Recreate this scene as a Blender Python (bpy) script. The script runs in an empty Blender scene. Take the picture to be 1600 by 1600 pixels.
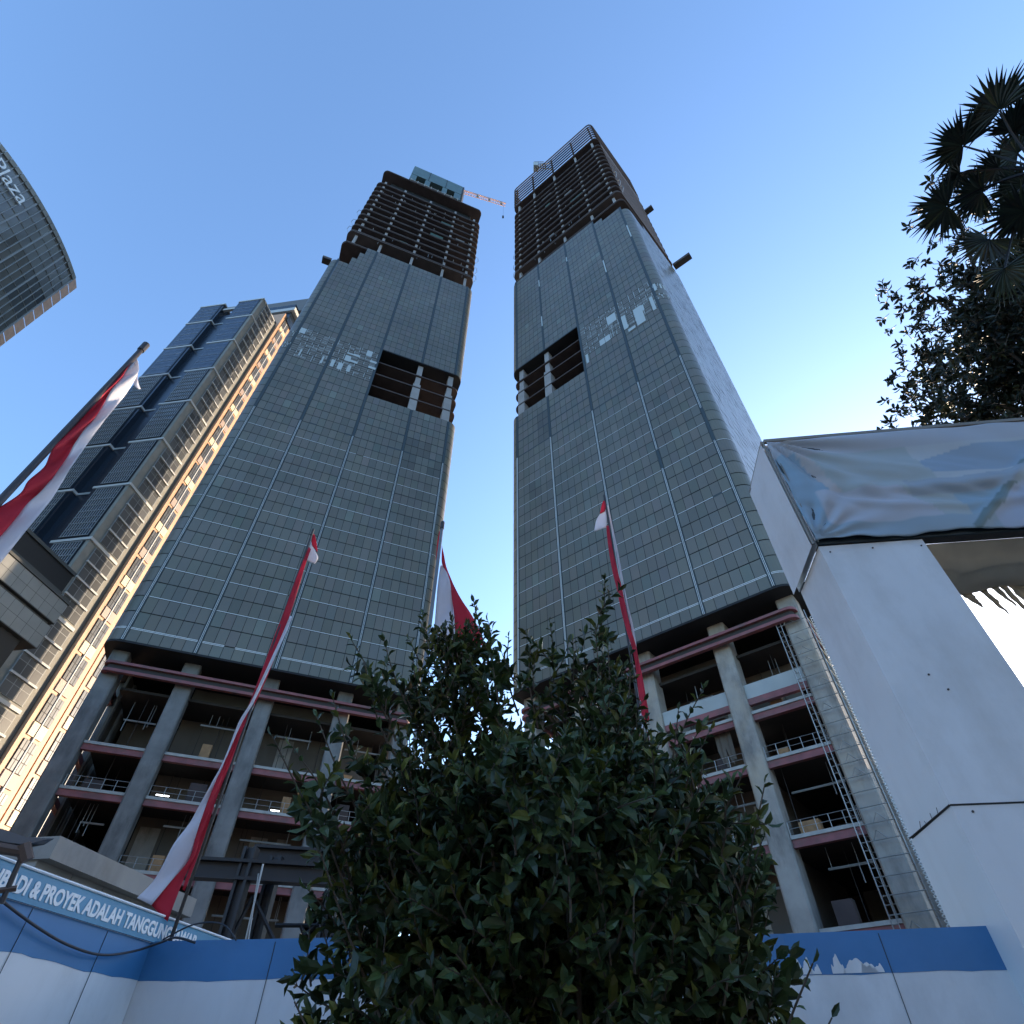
import bpy, math, random
from mathutils import Vector, Matrix
R = math.radians
random.seed(7)
scene = bpy.context.scene
col = scene.collection
# ------------------------------------------------------------------ camera
F = 903.0; PITCH = 45.84; CAMH = 1.6; CX = 804.0
cd = bpy.data.cameras.new('camera'); cam = bpy.data.objects.new('camera', cd); col.objects.link(cam)
cam.location = (0, 0, CAMH); cam.rotation_euler = (R(90 + PITCH), 0, 0)
cd.sensor_fit = 'HORIZONTAL'; cd.sensor_width = 36.0; cd.lens = 36.0 * F / 1600.0
cd.shift_x = -(CX - 800.0) / 1600.0
cd.clip_start = 0.05; cd.clip_end = 3000
scene.camera = cam
# ------------------------------------------------------------------ sky, sun
SUN_AZ = 42.0; SUN_EL = 15.0
w = bpy.data.worlds.new('World'); scene.world = w; w.use_nodes = True
nt = w.node_tree; nt.nodes.clear()
sky = nt.nodes.new('ShaderNodeTexSky'); sky.sky_type = 'NISHITA'; sky.sun_disc = False
sky.sun_elevation = R(SUN_EL); sky.sun_rotation = R(SUN_AZ)
sky.air_density = 1.0; sky.dust_density = 1.15; sky.ozone_density = 3.7
bg = nt.nodes.new('ShaderNodeBackground'); bg.inputs[1].default_value = 0.13
wo = nt.nodes.new('ShaderNodeOutputWorld')
nt.links.new(sky.outputs[0], bg.inputs[0]); nt.links.new(bg.outputs[0], wo.inputs[0])
sd = bpy.data.lights.new('sun', 'SUN'); sd.energy = 2.3; sd.angle = R(0.5); sd.color = (1.0, 0.78, 0.55)
sun = bpy.data.objects.new('sun', sd); col.objects.link(sun)
sdir = Vector((math.sin(R(SUN_AZ)) * math.cos(R(SUN_EL)), math.cos(R(SUN_AZ)) * math.cos(R(SUN_EL)), math.sin(R(SUN_EL))))
sun.rotation_euler = sdir.to_track_quat('Z', 'Y').to_euler(); sun.location = sdir * 200
vs = scene.view_settings
vs.view_transform = 'Standard'; vs.look = 'None'; vs.gamma = 1.0; vs.exposure = 2.1; vs.use_curve_mapping = False
# ------------------------------------------------------------------ helpers
def ray(u, v):
    a = (u - CX) / F; b = (800.0 - v) / F; P = R(PITCH)
    return Vector((a, math.cos(P) - b * math.sin(P), math.sin(P) + b * math.cos(P)))
def at_dist(u, v, r):           # point seen at pixel (u, v) at horizontal distance r
    d = ray(u, v); return Vector((0, 0, CAMH)) + d * (r / math.hypot(d.x, d.y))
def at_plane(u, v, az, D):      # on the vertical plane whose normal points to azimuth az
    d = ray(u, v); n = Vector((math.sin(R(az)), math.cos(R(az)), 0)); return Vector((0, 0, CAMH)) + d * (D / d.dot(n))

class MB:
    def __init__(s): s.v = []; s.f = []; s.m = []; s.c = []
    def quad(s, pts, m=0, c=None):
        i = len(s.v); s.v += [tuple(p) for p in pts]; s.f.append(tuple(range(i, i + len(pts)))); s.m.append(m); s.c.append(c)
    def box(s, x0, x1, y0, y1, z0, z1, m=0, T=None, c=None):
        p = [Vector((x, y, z)) for z in (z0, z1) for x, y in ((x0, y0), (x1, y0), (x1, y1), (x0, y1))]
        if T: p = [T(q) for q in p]
        i = len(s.v); s.v += [tuple(q) for q in p]
        for f in ((3, 2, 1, 0), (4, 5, 6, 7), (0, 1, 5, 4), (1, 2, 6, 5), (2, 3, 7, 6), (3, 0, 4, 7)):
            s.f.append(tuple(i + k for k in f)); s.m.append(m); s.c.append(c)
    def prism(s, poly, z0, z1, m=0, caps=True):
        n = len(poly); i = len(s.v)
        s.v += [(p[0], p[1], z0) for p in poly] + [(p[0], p[1], z1) for p in poly]
        for k in range(n):
            s.f.append((i + k, i + (k + 1) % n, i + n + (k + 1) % n, i + n + k)); s.m.append(m); s.c.append(None)
        if caps:
            s.f.append(tuple(i + n - 1 - k for k in range(n))); s.m.append(m); s.c.append(None)
            s.f.append(tuple(i + n + k for k in range(n))); s.m.append(m); s.c.append(None)
    def tube(s, pts, r, n=8, m=0, r1=None, cap=True):
        pts = [Vector(p) for p in pts]; L = len(pts); i0 = len(s.v)
        up = Vector((0, 0, 1)); prev = None
        for k, p in enumerate(pts):
            d = (pts[min(k + 1, L - 1)] - pts[max(k - 1, 0)]).normalized()
            if prev is None:
                a = d.orthogonal().normalized() if abs(d.dot(up)) > .99 else d.cross(up).normalized()
            else:
                a = (prev - d * prev.dot(d)).normalized()
            prev = a; b = d.cross(a)
            rr = r if r1 is None else r + (r1 - r) * k / max(1, L - 1)
            for j in range(n):
                t = 2 * math.pi * j / n; s.v.append(tuple(p + a * (math.cos(t) * rr) + b * (math.sin(t) * rr)))
        for k in range(L - 1):
            for j in range(n):
                a = i0 + k * n + j; b = i0 + k * n + (j + 1) % n
                s.f.append((a, b, b + n, a + n)); s.m.append(m); s.c.append(None)
        if cap:
            s.f.append(tuple(i0 + n - 1 - j for j in range(n))); s.m.append(m); s.c.append(None)
            s.f.append(tuple(i0 + (L - 1) * n + j for j in range(n))); s.m.append(m); s.c.append(None)
    def bar(s, a, b, w, h=None, m=0):   # square bar
        s.tube([a, b], w * .7071, 4, m)
    def build(s, name, mats, parent=None, smooth=False):
        me = bpy.data.meshes.new(name); me.from_pydata(s.v, [], s.f); me.update()
        for mt in (mats if isinstance(mats, (list, tuple)) else [mats]): me.materials.append(mt)
        me.polygons.foreach_set('material_index', s.m)
        if smooth: me.polygons.foreach_set('use_smooth', [True] * len(s.f))
        if any(c is not None for c in s.c):
            at = me.color_attributes.new('tint', 'FLOAT_COLOR', 'CORNER'); data = []
            for f, c in zip(s.f, s.c):
                if c and isinstance(c, list):
                    for q in c: data += [q[0], q[1], q[2], 1]
                else:
                    q = c or (1, 1, 1); data += [q[0], q[1], q[2], 1.0] * len(f)
            at.data.foreach_set('color', data)
        o = bpy.data.objects.new(name, me); col.objects.link(o)
        if parent: o.parent = parent
        return o
def tag(o, label, cat, group=None, kind=None):
    if label: o['label'] = label
    if cat: o['category'] = cat
    if group: o['group'] = group
    if kind: o['kind'] = kind
    return o
def empty(name, label, cat, loc=(0, 0, 0), rz=0, group=None):
    o = bpy.data.objects.new(name, None); col.objects.link(o); o.location = loc; o.rotation_euler = (0, 0, rz)
    o.empty_display_size = .3
    return tag(o, label, cat, group)
def inst(src, parent, loc=(0, 0, 0)):
    c = src.copy(); col.objects.link(c); c.parent = parent; c.location = loc; return c
def struct(o): o['kind'] = 'structure'; return o

def mat(name, color, rough=.8, metal=0, spec=.5, noise=0, nscale=3, dirt=None, dscale=(1, 1, 1), damt=.5, bump=0, bscale=20, tint=False, emit=None, trans=0, coat=0, d2=None):
    m = bpy.data.materials.new(name); m.use_nodes = True; N = m.node_tree.nodes; L = m.node_tree.links
    b = N['Principled BSDF']; b.inputs['Roughness'].default_value = rough; b.inputs['Metallic'].default_value = metal
    b.inputs['Specular IOR Level'].default_value = spec
    tc = N.new('ShaderNodeTexCoord'); cur = None
    if tint:
        at = N.new('ShaderNodeAttribute'); at.attribute_name = 'tint'
        mx = N.new('ShaderNodeMix'); mx.data_type = 'RGBA'; mx.blend_type = 'MULTIPLY'; mx.inputs[0].default_value = 1
        mx.inputs[6].default_value = (*color, 1); L.new(at.outputs['Color'], mx.inputs[7]); cur = mx.outputs[2]
    def src():
        if cur: return cur
        rgb = N.new('ShaderNodeRGB'); rgb.outputs[0].default_value = (*color, 1); return rgb.outputs[0]
    if noise:
        n = N.new('ShaderNodeTexNoise'); n.inputs['Scale'].default_value = nscale; n.inputs['Detail'].default_value = 6
        L.new(tc.outputs['Object'], n.inputs['Vector'])
        r = N.new('ShaderNodeMapRange'); r.inputs[1].default_value = .3; r.inputs[2].default_value = .7
        r.inputs[3].default_value = 1 - noise; r.inputs[4].default_value = 1 + noise
        L.new(n.outputs['Fac'], r.inputs[0])
        mx = N.new('ShaderNodeMix'); mx.data_type = 'RGBA'; mx.blend_type = 'MULTIPLY'; mx.inputs[0].default_value = 1
        L.new(src(), mx.inputs[6]); L.new(r.outputs[0], mx.inputs[7]); cur = mx.outputs[2]
    for dd, dsc, da in ((dirt, dscale, damt),) + ((d2,) if d2 else ()):
        if not dd: continue
        mp = N.new('ShaderNodeMapping'); mp.inputs['Scale'].default_value = dsc; L.new(tc.outputs['Object'], mp.inputs[0])
        n = N.new('ShaderNodeTexNoise'); n.inputs['Scale'].default_value = 1; n.inputs['Detail'].default_value = 8; n.inputs['Roughness'].default_value = .65
        L.new(mp.outputs[0], n.inputs['Vector'])
        r = N.new('ShaderNodeMapRange'); r.inputs[1].default_value = .48; r.inputs[2].default_value = .72; r.inputs[4].default_value = da
        L.new(n.outputs['Fac'], r.inputs[0])
        mx = N.new('ShaderNodeMix'); mx.data_type = 'RGBA'; L.new(r.outputs[0], mx.inputs[0]); L.new(src(), mx.inputs[6]); mx.inputs[7].default_value = (*dd, 1)
        cur = mx.outputs[2]
    L.new(src(), b.inputs['Base Color'])
    if bump:
        n = N.new('ShaderNodeTexNoise'); n.inputs['Scale'].default_value = bscale; n.inputs['Detail'].default_value = 5; L.new(tc.outputs['Object'], n.inputs['Vector'])
        bp = N.new('ShaderNodeBump'); bp.inputs['Strength'].default_value = bump; bp.inputs['Distance'].default_value = .02
        L.new(n.outputs['Fac'], bp.inputs['Height']); L.new(bp.outputs[0], b.inputs['Normal'])
    if emit: b.inputs['Emission Color'].default_value = (*emit, 1); b.inputs['Emission Strength'].default_value = 1
    if trans:
        tr = N.new('ShaderNodeBsdfTranslucent'); ms = N.new('ShaderNodeMixShader'); ms.inputs[0].default_value = trans
        L.new(src(), tr.inputs[0]); L.new(b.outputs[0], ms.inputs[1]); L.new(tr.outputs[0], ms.inputs[2]); L.new(ms.outputs[0], N['Material Output'].inputs[0])
    return m
M = dict(
    panel=mat('film covered glass', (.128, .124, .104), .4, spec=.42, tint=True, noise=.16, nscale=.05),
    sidepanel=mat('clear facade glass', (.15, .155, .135), .3, spec=.3, tint=True),  # same glass as the front, light on the sides put into its colour
    back=mat('dark facade joint', (.012, .016, .018), .7),
    fin=mat('dark channel', (.03, .045, .05), .5),
    white=mat('pale aluminium', (.7, .72, .72), .4),
    lightpanel=mat('protective sheet', (.42, .47, .48), .6),
    conc=mat('raw concrete', (.32, .30, .27), .9, noise=.15, nscale=.6, dirt=(.09, .085, .08), dscale=(.45, .45, .16), damt=.85, bump=.4, bscale=3, d2=((.45, .36, .25), (.12, .12, .1), .7)),  # dark stains, plus warm blotches standing for reflected sun on the columns
    concd=mat('shaded soffit concrete', (.035, .03, .027), .9, noise=.2, nscale=.3),  # concrete coloured dark to carry the shade under the podium floors
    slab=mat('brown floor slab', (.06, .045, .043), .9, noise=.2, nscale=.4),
    concL=mat('grey raw concrete', (.19, .19, .185), .9, noise=.18, nscale=.6, dirt=(.07, .07, .07), dscale=(.45, .45, .16), damt=.85, bump=.4, bscale=3),
    core=mat('core wall concrete', (.12, .10, .08), .9, noise=.15, nscale=.3, dirt=(.12, .11, .1), dscale=(.2, .2, .1), damt=.6),
    colm=mat('pale column concrete', (.30, .285, .28), .85, noise=.12, nscale=.5),
    red=mat('red primer steel', (.24, .085, .09), .7, noise=.2, nscale=.8, dirt=(.12, .09, .08), dscale=(.5, .5, 1), damt=.8),
    edge=mat('slab edge concrete', (.36, .36, .34), .85, noise=.15, nscale=1),
    band=mat('parapet panel', (.36, .38, .37), .7, noise=.08, nscale=.4, dirt=(.3, .33, .34), dscale=(.6, .6, .6), damt=.5),
    rail=mat('galvanised pipe', (.34, .34, .33), .4, metal=.5),
    teal=mat('green screen cladding', (.09, .15, .155), .5, noise=.1, nscale=.3),
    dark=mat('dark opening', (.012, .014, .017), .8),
    dsteel=mat('black steel', (.018, .018, .02), .5, noise=.2, nscale=2),
    orange=mat('warm granite', (.56, .33, .20), .55, noise=.12, nscale=1.2),
    cream=mat('cream spandrel', (.66, .55, .37), .55, tint=True),
    oglass=mat('office window glass', (.075, .078, .08), .3, spec=.5, tint=True),
    bluegl=mat('dark blue curtain glass', (.02, .032, .055), .08, spec=.9, tint=True),
    navy=mat('navy recess glass', (.012, .02, .032), .25, spec=.5),
    fr=mat('window frame', (.30, .32, .33), .5),
    gstone=mat('grey stone', (.24, .235, .21), .75, noise=.12, nscale=.5),
    gband=mat('white band', (.5, .5, .49), .6),
    tile=mat('grey tile cladding', (.19, .19, .175), .6, noise=.08, nscale=.6, tint=True),
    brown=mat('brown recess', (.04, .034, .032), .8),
    bone=mat('crown panel', (.15, .15, .155), .7),
    hoardw=mat('white hoarding sheet', (.72, .735, .74), .5, noise=.05, nscale=1.2, dirt=(.42, .42, .42), dscale=(1.2, 1.2, .8), damt=.5, bump=.3, bscale=1.5, d2=((.4, .39, .36), (3, 3, .7), .18)),
    hoardb=mat('blue hoarding paint', (.045, .19, .40), .42, noise=.12, nscale=1.2, dirt=(.08, .24, .5), dscale=(1, 1, 1), damt=.4),
    signb=mat('blue banner print', (.075, .27, .43), .4, noise=.06, nscale=2),
    signw=mat('white lettering', (.82, .85, .86), .5),
    gate=mat('white cladding sheet', (.72, .735, .74), .45, noise=.05, nscale=.8, dirt=(.42, .41, .38), dscale=(.8, .8, .5), damt=.45, bump=.25, bscale=1.3, d2=((.45, .43, .39), (2.5, 2.5, .5), .14)),
    tarp=mat('printed tarpaulin', (1, 1, 1), .45, tint=True, bump=.08, bscale=8),
    rag=mat('torn beige cloth', (.6, .54, .44), .9, noise=.15, nscale=1.5, trans=.5),
    pole=mat('dark pole', (.04, .035, .032), .5, noise=.2, nscale=5),
    gpole=mat('grey pole', (.22, .22, .22), .45, metal=.4),
    fred=mat('red flag cloth', (.62, .03, .06), .75, trans=.35, bump=.5, bscale=5, noise=.12, nscale=2),
    fwhite=mat('white flag cloth', (.76, .75, .80), .75, trans=.3, bump=.5, bscale=5, noise=.06, nscale=2),
    leaf=mat('glossy shrub leaf', (.050, .080, .026), .38, spec=.35, tint=True, trans=.10),
    leaf2=mat('tree leaf', (.016, .026, .012), .5, tint=True, trans=.12),
    palm=mat('palm leaf', (.016, .028, .014), .55, tint=True, trans=.08),
    bark=mat('bark', (.10, .08, .06), .95, noise=.3, nscale=8, bump=.5),
    cable=mat('black cable', (.02, .025, .035), .5),
    lamp=mat('lit tube', (.9, .9, .9), .5, emit=(2.2, 2.3, 2.4)),
    asphalt=mat('asphalt', (.05, .05, .052), .9, noise=.15, nscale=3, bump=.2, bscale=60),
    pave=mat('concrete paving', (.17, .165, .155), .9, noise=.12, nscale=2),
    dirt=mat('site earth', (.16, .13, .10), .95, noise=.2, nscale=.3),
    yard=mat('distant ground', (.14, .14, .12), .95, noise=.3, nscale=.02),
    paint=mat('road paint', (.7, .7, .68), .7),
    creamp=mat('lamp housing', (.12, .08, .06), .6),
    jib=mat('orange crane paint', (.6, .3, .12), .5),
    bmu=mat('grey machinery', (.30, .31, .31), .5, metal=.3),
)
M['orange2'] = mat('timber formwork', (.30, .17, .08), .8, noise=.2, nscale=2)
M['netgreen'] = mat('green netting', (.05, .10, .085), .9)
M['band2'] = mat('dusty board', (.16, .15, .14), .9)
M['panel2'] = mat('louvre blade', (.15, .145, .13), .5, tint=False)
M['slab2'] = mat('slab edge brown', (.10, .08, .075), .9, noise=.15, nscale=.4)
# ------------------------------------------------------------------ ground
g = MB(); g.box(-1500, 1500, -1500, 1500, -.5, -.15); tag(g.build('ground', M['yard']), None, None, kind='structure')
g = MB(); g.box(-60, 60, -2.2, 6.0, -.1495, 0); tag(g.build('pavement', M['pave']), None, None, kind='structure')
g = MB(); g.box(-300, 300, -16, -2.2, -.1496, -.12); tag(g.build('road', M['asphalt']), None, None, kind='structure')
g = MB()
for k in range(-20, 20): g.box(k * 6, k * 6 + 3, -9.1, -8.95, -.12, -.116)
tag(g.build('road_markings', M['paint']), None, None, kind='structure')
g = MB(); g.box(-110, 95, 8.0, 170, -.1492, -.05); tag(g.build('building_site_ground', M['dirt']), None, None, kind='structure')

nb = bpy.data.objects.new('office_block', None)
def sun_blocker(az, r, wd, dp, h, label):  # unseen blocks added to keep the low sun off the foreground
    c = Vector((math.sin(R(az)) * r, math.cos(R(az)) * r, 0)); e = empty('office_block', label, 'building', c, -R(az), 'low blocks behind the gate')
    m = MB(); m.box(-wd / 2, wd / 2, 0, dp, 0, h); m.build('wall', M['bone'], e)
    m = MB(); m.box(-wd / 2 - .3, wd / 2 + .3, -.3, dp + .3, h + .003, h + .6); m.build('roof', M['edge'], e)
    for k in range(int(wd // 3.5)):
        for f_ in range(int(h // 3.6)):
            m = MB(); x = -wd / 2 + 1 + k * 3.5; z = 1.0 + f_ * 3.6; m.box(x, x + 2.2, -.05, -.003, z, z + 1.8); m.build('window', M['navy'], e)
bpy.data.objects.remove(nb)
sun_blocker(46.5, 50, 21, 14, 17.5, 'low grey office block standing behind the white gate post')
sun_blocker(38.5, 108, 22, 14, 35.0, 'taller grey office block beyond the right tower, hidden by the gate post')
sun_blocker(74, 46, 20, 14, 17.0, 'low grey office block farther right behind the gate header')
for i, (x, wd, h, mt_) in enumerate(((-75, 34, 36, 'bone'), (-34, 30, 24, 'gstone'), (2, 26, 42, 'bone'), (36, 28, 27, 'gstone'), (74, 36, 38, 'bone'))):  # unseen buildings added to cut sky light and bounce warm light
    e = empty('street_building', ['widest pale office building across the road behind the viewer', 'lowest stone building across the road behind the viewer', 'tallest narrow office building across the road behind the viewer', 'stone corner building across the road behind the viewer', 'pale office building at the far end of the row across the road'][i], 'building', (x, -48, 0), 0, 'buildings across the road')
    m = MB(); m.box(-wd / 2, wd / 2, -22, 0, 0, h); m.build('wall', M[mt_], e)
    m = MB(); m.box(-wd / 2 - .4, wd / 2 + .4, -22.4, .4, h + .003, h + 1); m.build('roof', M['edge'], e)
    for f_ in range(int(h // 4)):
        m = MB(); z = 1.2 + f_ * 4; m.box(-wd / 2 + 1, wd / 2 - 1, .003, .06, z, z + 2.1); m.build('window_strip', M['oglass'], e)
# ------------------------------------------------------------------ towers under construction
def roundrect(x0, x1, y0, y1, rad, n=6):
    out = []
    for cx, cy, a0 in ((x0 + rad, y0 + rad, 180), (x1 - rad, y0 + rad, 270), (x1 - rad, y1 - rad, 0), (x0 + rad, y1 - rad, 90)):
        for k in range(n + 1):
            t = R(a0 + 90 * k / n); out.append((cx + rad * math.cos(t), cy + rad * math.sin(t)))
    return out
def tower(azn, Dn, fins, depth, flare, gapbays, gapside, louvbays, ctop, label, rng, bigcol, roof):
    rnd = random.Random(rng)
    a = R(azn); n = Vector((math.sin(a), math.cos(a), 0)); t = Vector((math.cos(a), -math.sin(a), 0))
    xc = (fins[0] + fins[-1]) / 2
    root = empty('unfinished_skyscraper', label, 'skyscraper', n * Dn + t * xc, -a, 'twin towers under construction')
    fx = [f - xc for f in fins]; xL, xR = fx[0], fx[-1]; r = 2.2
    def T(x, y): return (x + (flare * max(0, y - r) if x > 0 else 0), y)
    def plan(ins, nn=6):
        return [T(*p) for p in roundrect(xL - r + ins, xR + r - ins, ins, depth - ins, max(.35, r - ins), nn)]
    # perimeter cells
    segs = []
    def arc(cx, cy, a0, tagk):
        segs.append(([(cx + r * math.cos(R(a0 + 90 * k / 8)), cy + r * math.sin(R(a0 + 90 * k / 8))) for k in range(9)], tagk, 0))
    arc(xL, r, 180, 'arc0')
    for b in range(4):
        nc = round((fx[b + 1] - fx[b]) / 1.52)
        x0, x1 = fx[b] + .30, fx[b + 1] - .30
        for c in range(nc):
            segs.append(([(x0 + (x1 - x0) * c / nc, 0), (x0 + (x1 - x0) * (c + 1) / nc, 0)], 'f%d' % b, c))
    arc(xR, r, 270, 'arc1')
    ns = 19; s0, s1 = r, depth - r
    for c in range(ns): segs.append(([(xR + r, s0 + (s1 - s0) * c / ns), (xR + r, s0 + (s1 - s0) * (c + 1) / ns)], 's1', c))
    arc(xR, depth - r, 0, 'arc2')
    for c in range(26): segs.append(([(xR - (xR - xL) * c / 26, depth), (xR - (xR - xL) * (c + 1) / 26, depth)], 'bk', c))
    arc(xL, depth - r, 90, 'arc3')
    for c in range(ns): segs.append(([(xL - r, s1 - (s1 - s0) * c / ns), (xL - r, s1 - (s1 - s0) * (c + 1) / ns)], 's0', c))
    Z0 = 45.2; ZF = lambda k: 47.15 + 5.32 * k
    rows = [(Z0, ZF(0) - .05, -1, 0)]
    for k in range(28):
        rows += [(ZF(k) + .05, ZF(k) + 2.62, k, 0), (ZF(k) + 2.70, ZF(k + 1) - .05, k, 1)]
    gk0, gk1 = 13, 17
    def ingap(tg, c, k):
        if not (gk0 <= k < gk1): return False
        if tg in ['f%d' % b for b in gapbays]: return True
        if gapside == 0: return tg == 'arc0' or (tg == 's0' and c >= 12)
        return tg == 'arc1' or (tg == 's1' and c < 7)
    def top(tg, c): return ctop(tg, c)
    pan = MB(); bk = MB(); lvs = {}; wls = {}; dls = {}
    shade = {}
    for (pts, tg, c) in segs:
        P = [Vector((*T(*p), 0)) for p in pts]
        side = tg in ('s0', 's1', 'bk')
        for ri, (z0, z1, k, h) in enumerate(rows):
            zt = top(tg, c)
            if z1 > zt or ingap(tg, c, k): continue
            front = tg[0] == 'f'
            louv = front and int(tg[1]) in louvbays and (14, 0) <= (k, h) <= (16, 0)
            if not front: louv = louv or (tg == ('arc0' if 0 in louvbays else 'arc1') and (k, h) in ((14, 1), (15, 1)))
            tn = rnd.gauss(1, .055)
            ch = (tn * rnd.gauss(1, .04), tn, tn * rnd.gauss(1, .035))
            q = rnd.random()
            if q < .012: ch = (tn * 1.15, tn * 1.3, tn * 1.3)
            elif q < .02: ch = (tn * 1.25, tn * 1.12, tn * 1.15)
            # irregular darker blocks of bare glass near the notch corner
            if front and ((gapside == 0 and tg == 'f0' and 7 <= k < 13) or (gapside == 1 and tg == 'f3' and k in (9, 10))):
                key = (c // 2, k // 2); shade.setdefault(key, rnd.random())
                if shade[key] < .3: ch = tuple(x * .72 for x in ch)
            jit = [rnd.gauss(0, .007 if front else (.02 if side else .004)) for _ in range(4)]
            L_ = len(P); e0 = (P[1] - P[0]).normalized(); e1 = (P[-1] - P[-2]).normalized()
            gg = .035
            for i in range(L_ - 1):
                A, B = P[i].copy(), P[i + 1].copy()
                e = (B - A).normalized(); nn = Vector((e.y, -e.x, 0))
                if i == 0: A += e * gg
                if i == L_ - 2: B -= e * gg
                zz0, zz1 = z0 + .03, z1 - .03
                bk.quad([P[i] - nn * .12 + Vector((0, 0, z0 - .06)), P[i + 1] - nn * .12 + Vector((0, 0, z0 - .06)), P[i + 1] - nn * .12 + Vector((0, 0, z1 + .06)), P[i] - nn * .12 + Vector((0, 0, z1 + .06))])
                lv = lvs.setdefault(tg, MB()) if louv else None; wl = wls.setdefault((k, tg[0] == 'f'), MB()); dl = dls.setdefault(k, MB())
                if louv:
                    if rnd.random() < .07:
                        lv.quad([A + Vector((0, 0, zz0)), B + Vector((0, 0, zz0)), B + Vector((0, 0, zz1)), A + Vector((0, 0, zz1))], 1)
                    else:
                        nl = 3
                        for q in range(nl):
                            za = zz0 + (zz1 - zz0) * (q + .1) / nl; zb = zz0 + (zz1 - zz0) * (q + .85) / nl
                            pts2 = [A + nn * -.03 + Vector((0, 0, za)), B + nn * -.03 + Vector((0, 0, za)), B + nn * .02 + Vector((0, 0, zb)), A + nn * .02 + Vector((0, 0, zb))]
                            lv.quad(pts2, 0)
                            if rnd.random() < .45:
                                xx = A + (B - A) * rnd.choice([.12, .8]); lv.box(0, .1, 0, .05, za, zb + .2, 1, T=lambda p, xx=xx: xx + e * p.x + nn * (.05 + p.y) + Vector((0, 0, p.z)))
                            if rnd.random() < .25:
                                lv.quad([A + nn * .04 + Vector((0, 0, zb)), B + nn * .04 + Vector((0, 0, zb)), B + nn * .04 + Vector((0, 0, zb + .12)), A + nn * .04 + Vector((0, 0, zb + .12))], 1)
                else:
                    if L_ > 2: j4 = [jit[0]] * 2 + [jit[0]] * 2
                    else: j4 = jit
                    m = 1 if side else 0
                    pan.quad([A + nn * j4[0] + Vector((0, 0, zz0)), B + nn * j4[1] + Vector((0, 0, zz0)), B + nn * j4[2] + Vector((0, 0, zz1)), A + nn * j4[3] + Vector((0, 0, zz1))], m, ch)
                # floor line
                if h == 0 and k >= 0 and not louv:
                    zt_ = z0
                    white = (zt_ < 100) and front and rnd.random() < .985
                    if tg.startswith('arc') and zt_ < 100: white = (k % 5 == 0)
                    if white:
                        if (k, h) == (0, 0):
                            wl.quad([P[i] + nn * .03 + Vector((0, 0, z0 - .22)), P[i + 1] + nn * .03 + Vector((0, 0, z0 - .22)), P[i + 1] + nn * .03 + Vector((0, 0, z0 - .14)), P[i] + nn * .03 + Vector((0, 0, z0 - .14))])
                        wl.quad([P[i] + nn * .03 + Vector((0, 0, z0 - .05)), P[i + 1] + nn * .03 + Vector((0, 0, z0 - .05)), P[i + 1] + nn * .03 + Vector((0, 0, z0 + .03)), P[i] + nn * .03 + Vector((0, 0, z0 + .03))])
                    elif front and (bigcol or rnd.random() < .12):
                        dl.quad([P[i] + nn * .02 + Vector((0, 0, z0 - .2)), P[i + 1] + nn * .04 + Vector((0, 0, z0 - .2)), P[i + 1] + nn * .04 + Vector((0, 0, z0 + .16)), P[i] + nn * .04 + Vector((0, 0, z0 + .16))])
    pan.build('glass_panels', [M['panel'], M['sidepanel']], root)
    bk.build('panel_backing', M['back'], root)
    for q in lvs.values(): q.build('louvre_band', [M['panel2'], M['lightpanel']], root)
    for q in wls.values():
        if q.v: q.build('floor_line_trim', M['white'], root)
    for q in dls.values():
        if q.v: q.build('floor_joint', M['fin'], root)
    # vertical channels at each fin
    for b, x in enumerate(fx):
        def segz(z0, z1, dark, b=b, x=x):
            if z1 - z0 < .5: return
            m = MB()
            m.box(x - .28, x + .28, -.02, .10, z0, z1, 0)
            if dark: m.box(x - .28, x - .2, -.08, -.021, z0, z1, 0); m.box(x + .2, x + .28, -.08, -.021, z0, z1, 0)
            else:
                m.box(x - .11, x - .065, -.12, -.021, z0, z1, 1); m.box(x + .065, x + .11, -.12, -.021, z0, z1, 1)
            m.build('channel' if dark else 'mullion', [M['fin'], M['white']], root)
        zt = min(top('f%d' % min(b, 3), 0 if b < 4 else 99), top('f%d' % max(b - 1, 0), 99 if b else 0)) - .1
        gap = (b - 1 in gapbays and b in gapbays) or (b == 0 and 0 in gapbays) or (b == 4 and 3 in gapbays)
        segz(Z0 + .02, 74 if (b >= 3 and bigcol) else 100.3, False)
        if b >= 3 and bigcol:
            segz(74, 83 if b == 4 else 79, True); segz(83 if b == 4 else 79, 100.3, False)
        if gap: segz(100.3, ZF(gk0) - .3, True); segz(ZF(gk1), zt, True)
        else: segz(100.3, zt, True)
        for _ in range(2):     # loose pale film strips hanging in the dark channel
            if bigcol and b > 0 and rnd.random() < .8:
                zz = rnd.uniform(145, 183); m = MB(); m.box(x - .15, x + .2, -.11, -.081, zz, zz + rnd.uniform(3, 6)); m.build('film_strip', M['lightpanel'], root)
    # podium and floors
    def slabring(z0, z1, ins, m, name='floor_slab'):
        s = MB(); s.prism(plan(ins), z0, z1); return s.build(name, m, root)
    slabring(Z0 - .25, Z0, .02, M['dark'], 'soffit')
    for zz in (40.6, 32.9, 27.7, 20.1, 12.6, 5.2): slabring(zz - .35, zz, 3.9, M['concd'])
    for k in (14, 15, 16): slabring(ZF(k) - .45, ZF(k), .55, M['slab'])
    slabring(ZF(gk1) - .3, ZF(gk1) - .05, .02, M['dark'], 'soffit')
    slabring(ZF(gk0) - .5, ZF(gk0) - .1, .2, M['slab'])
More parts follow.
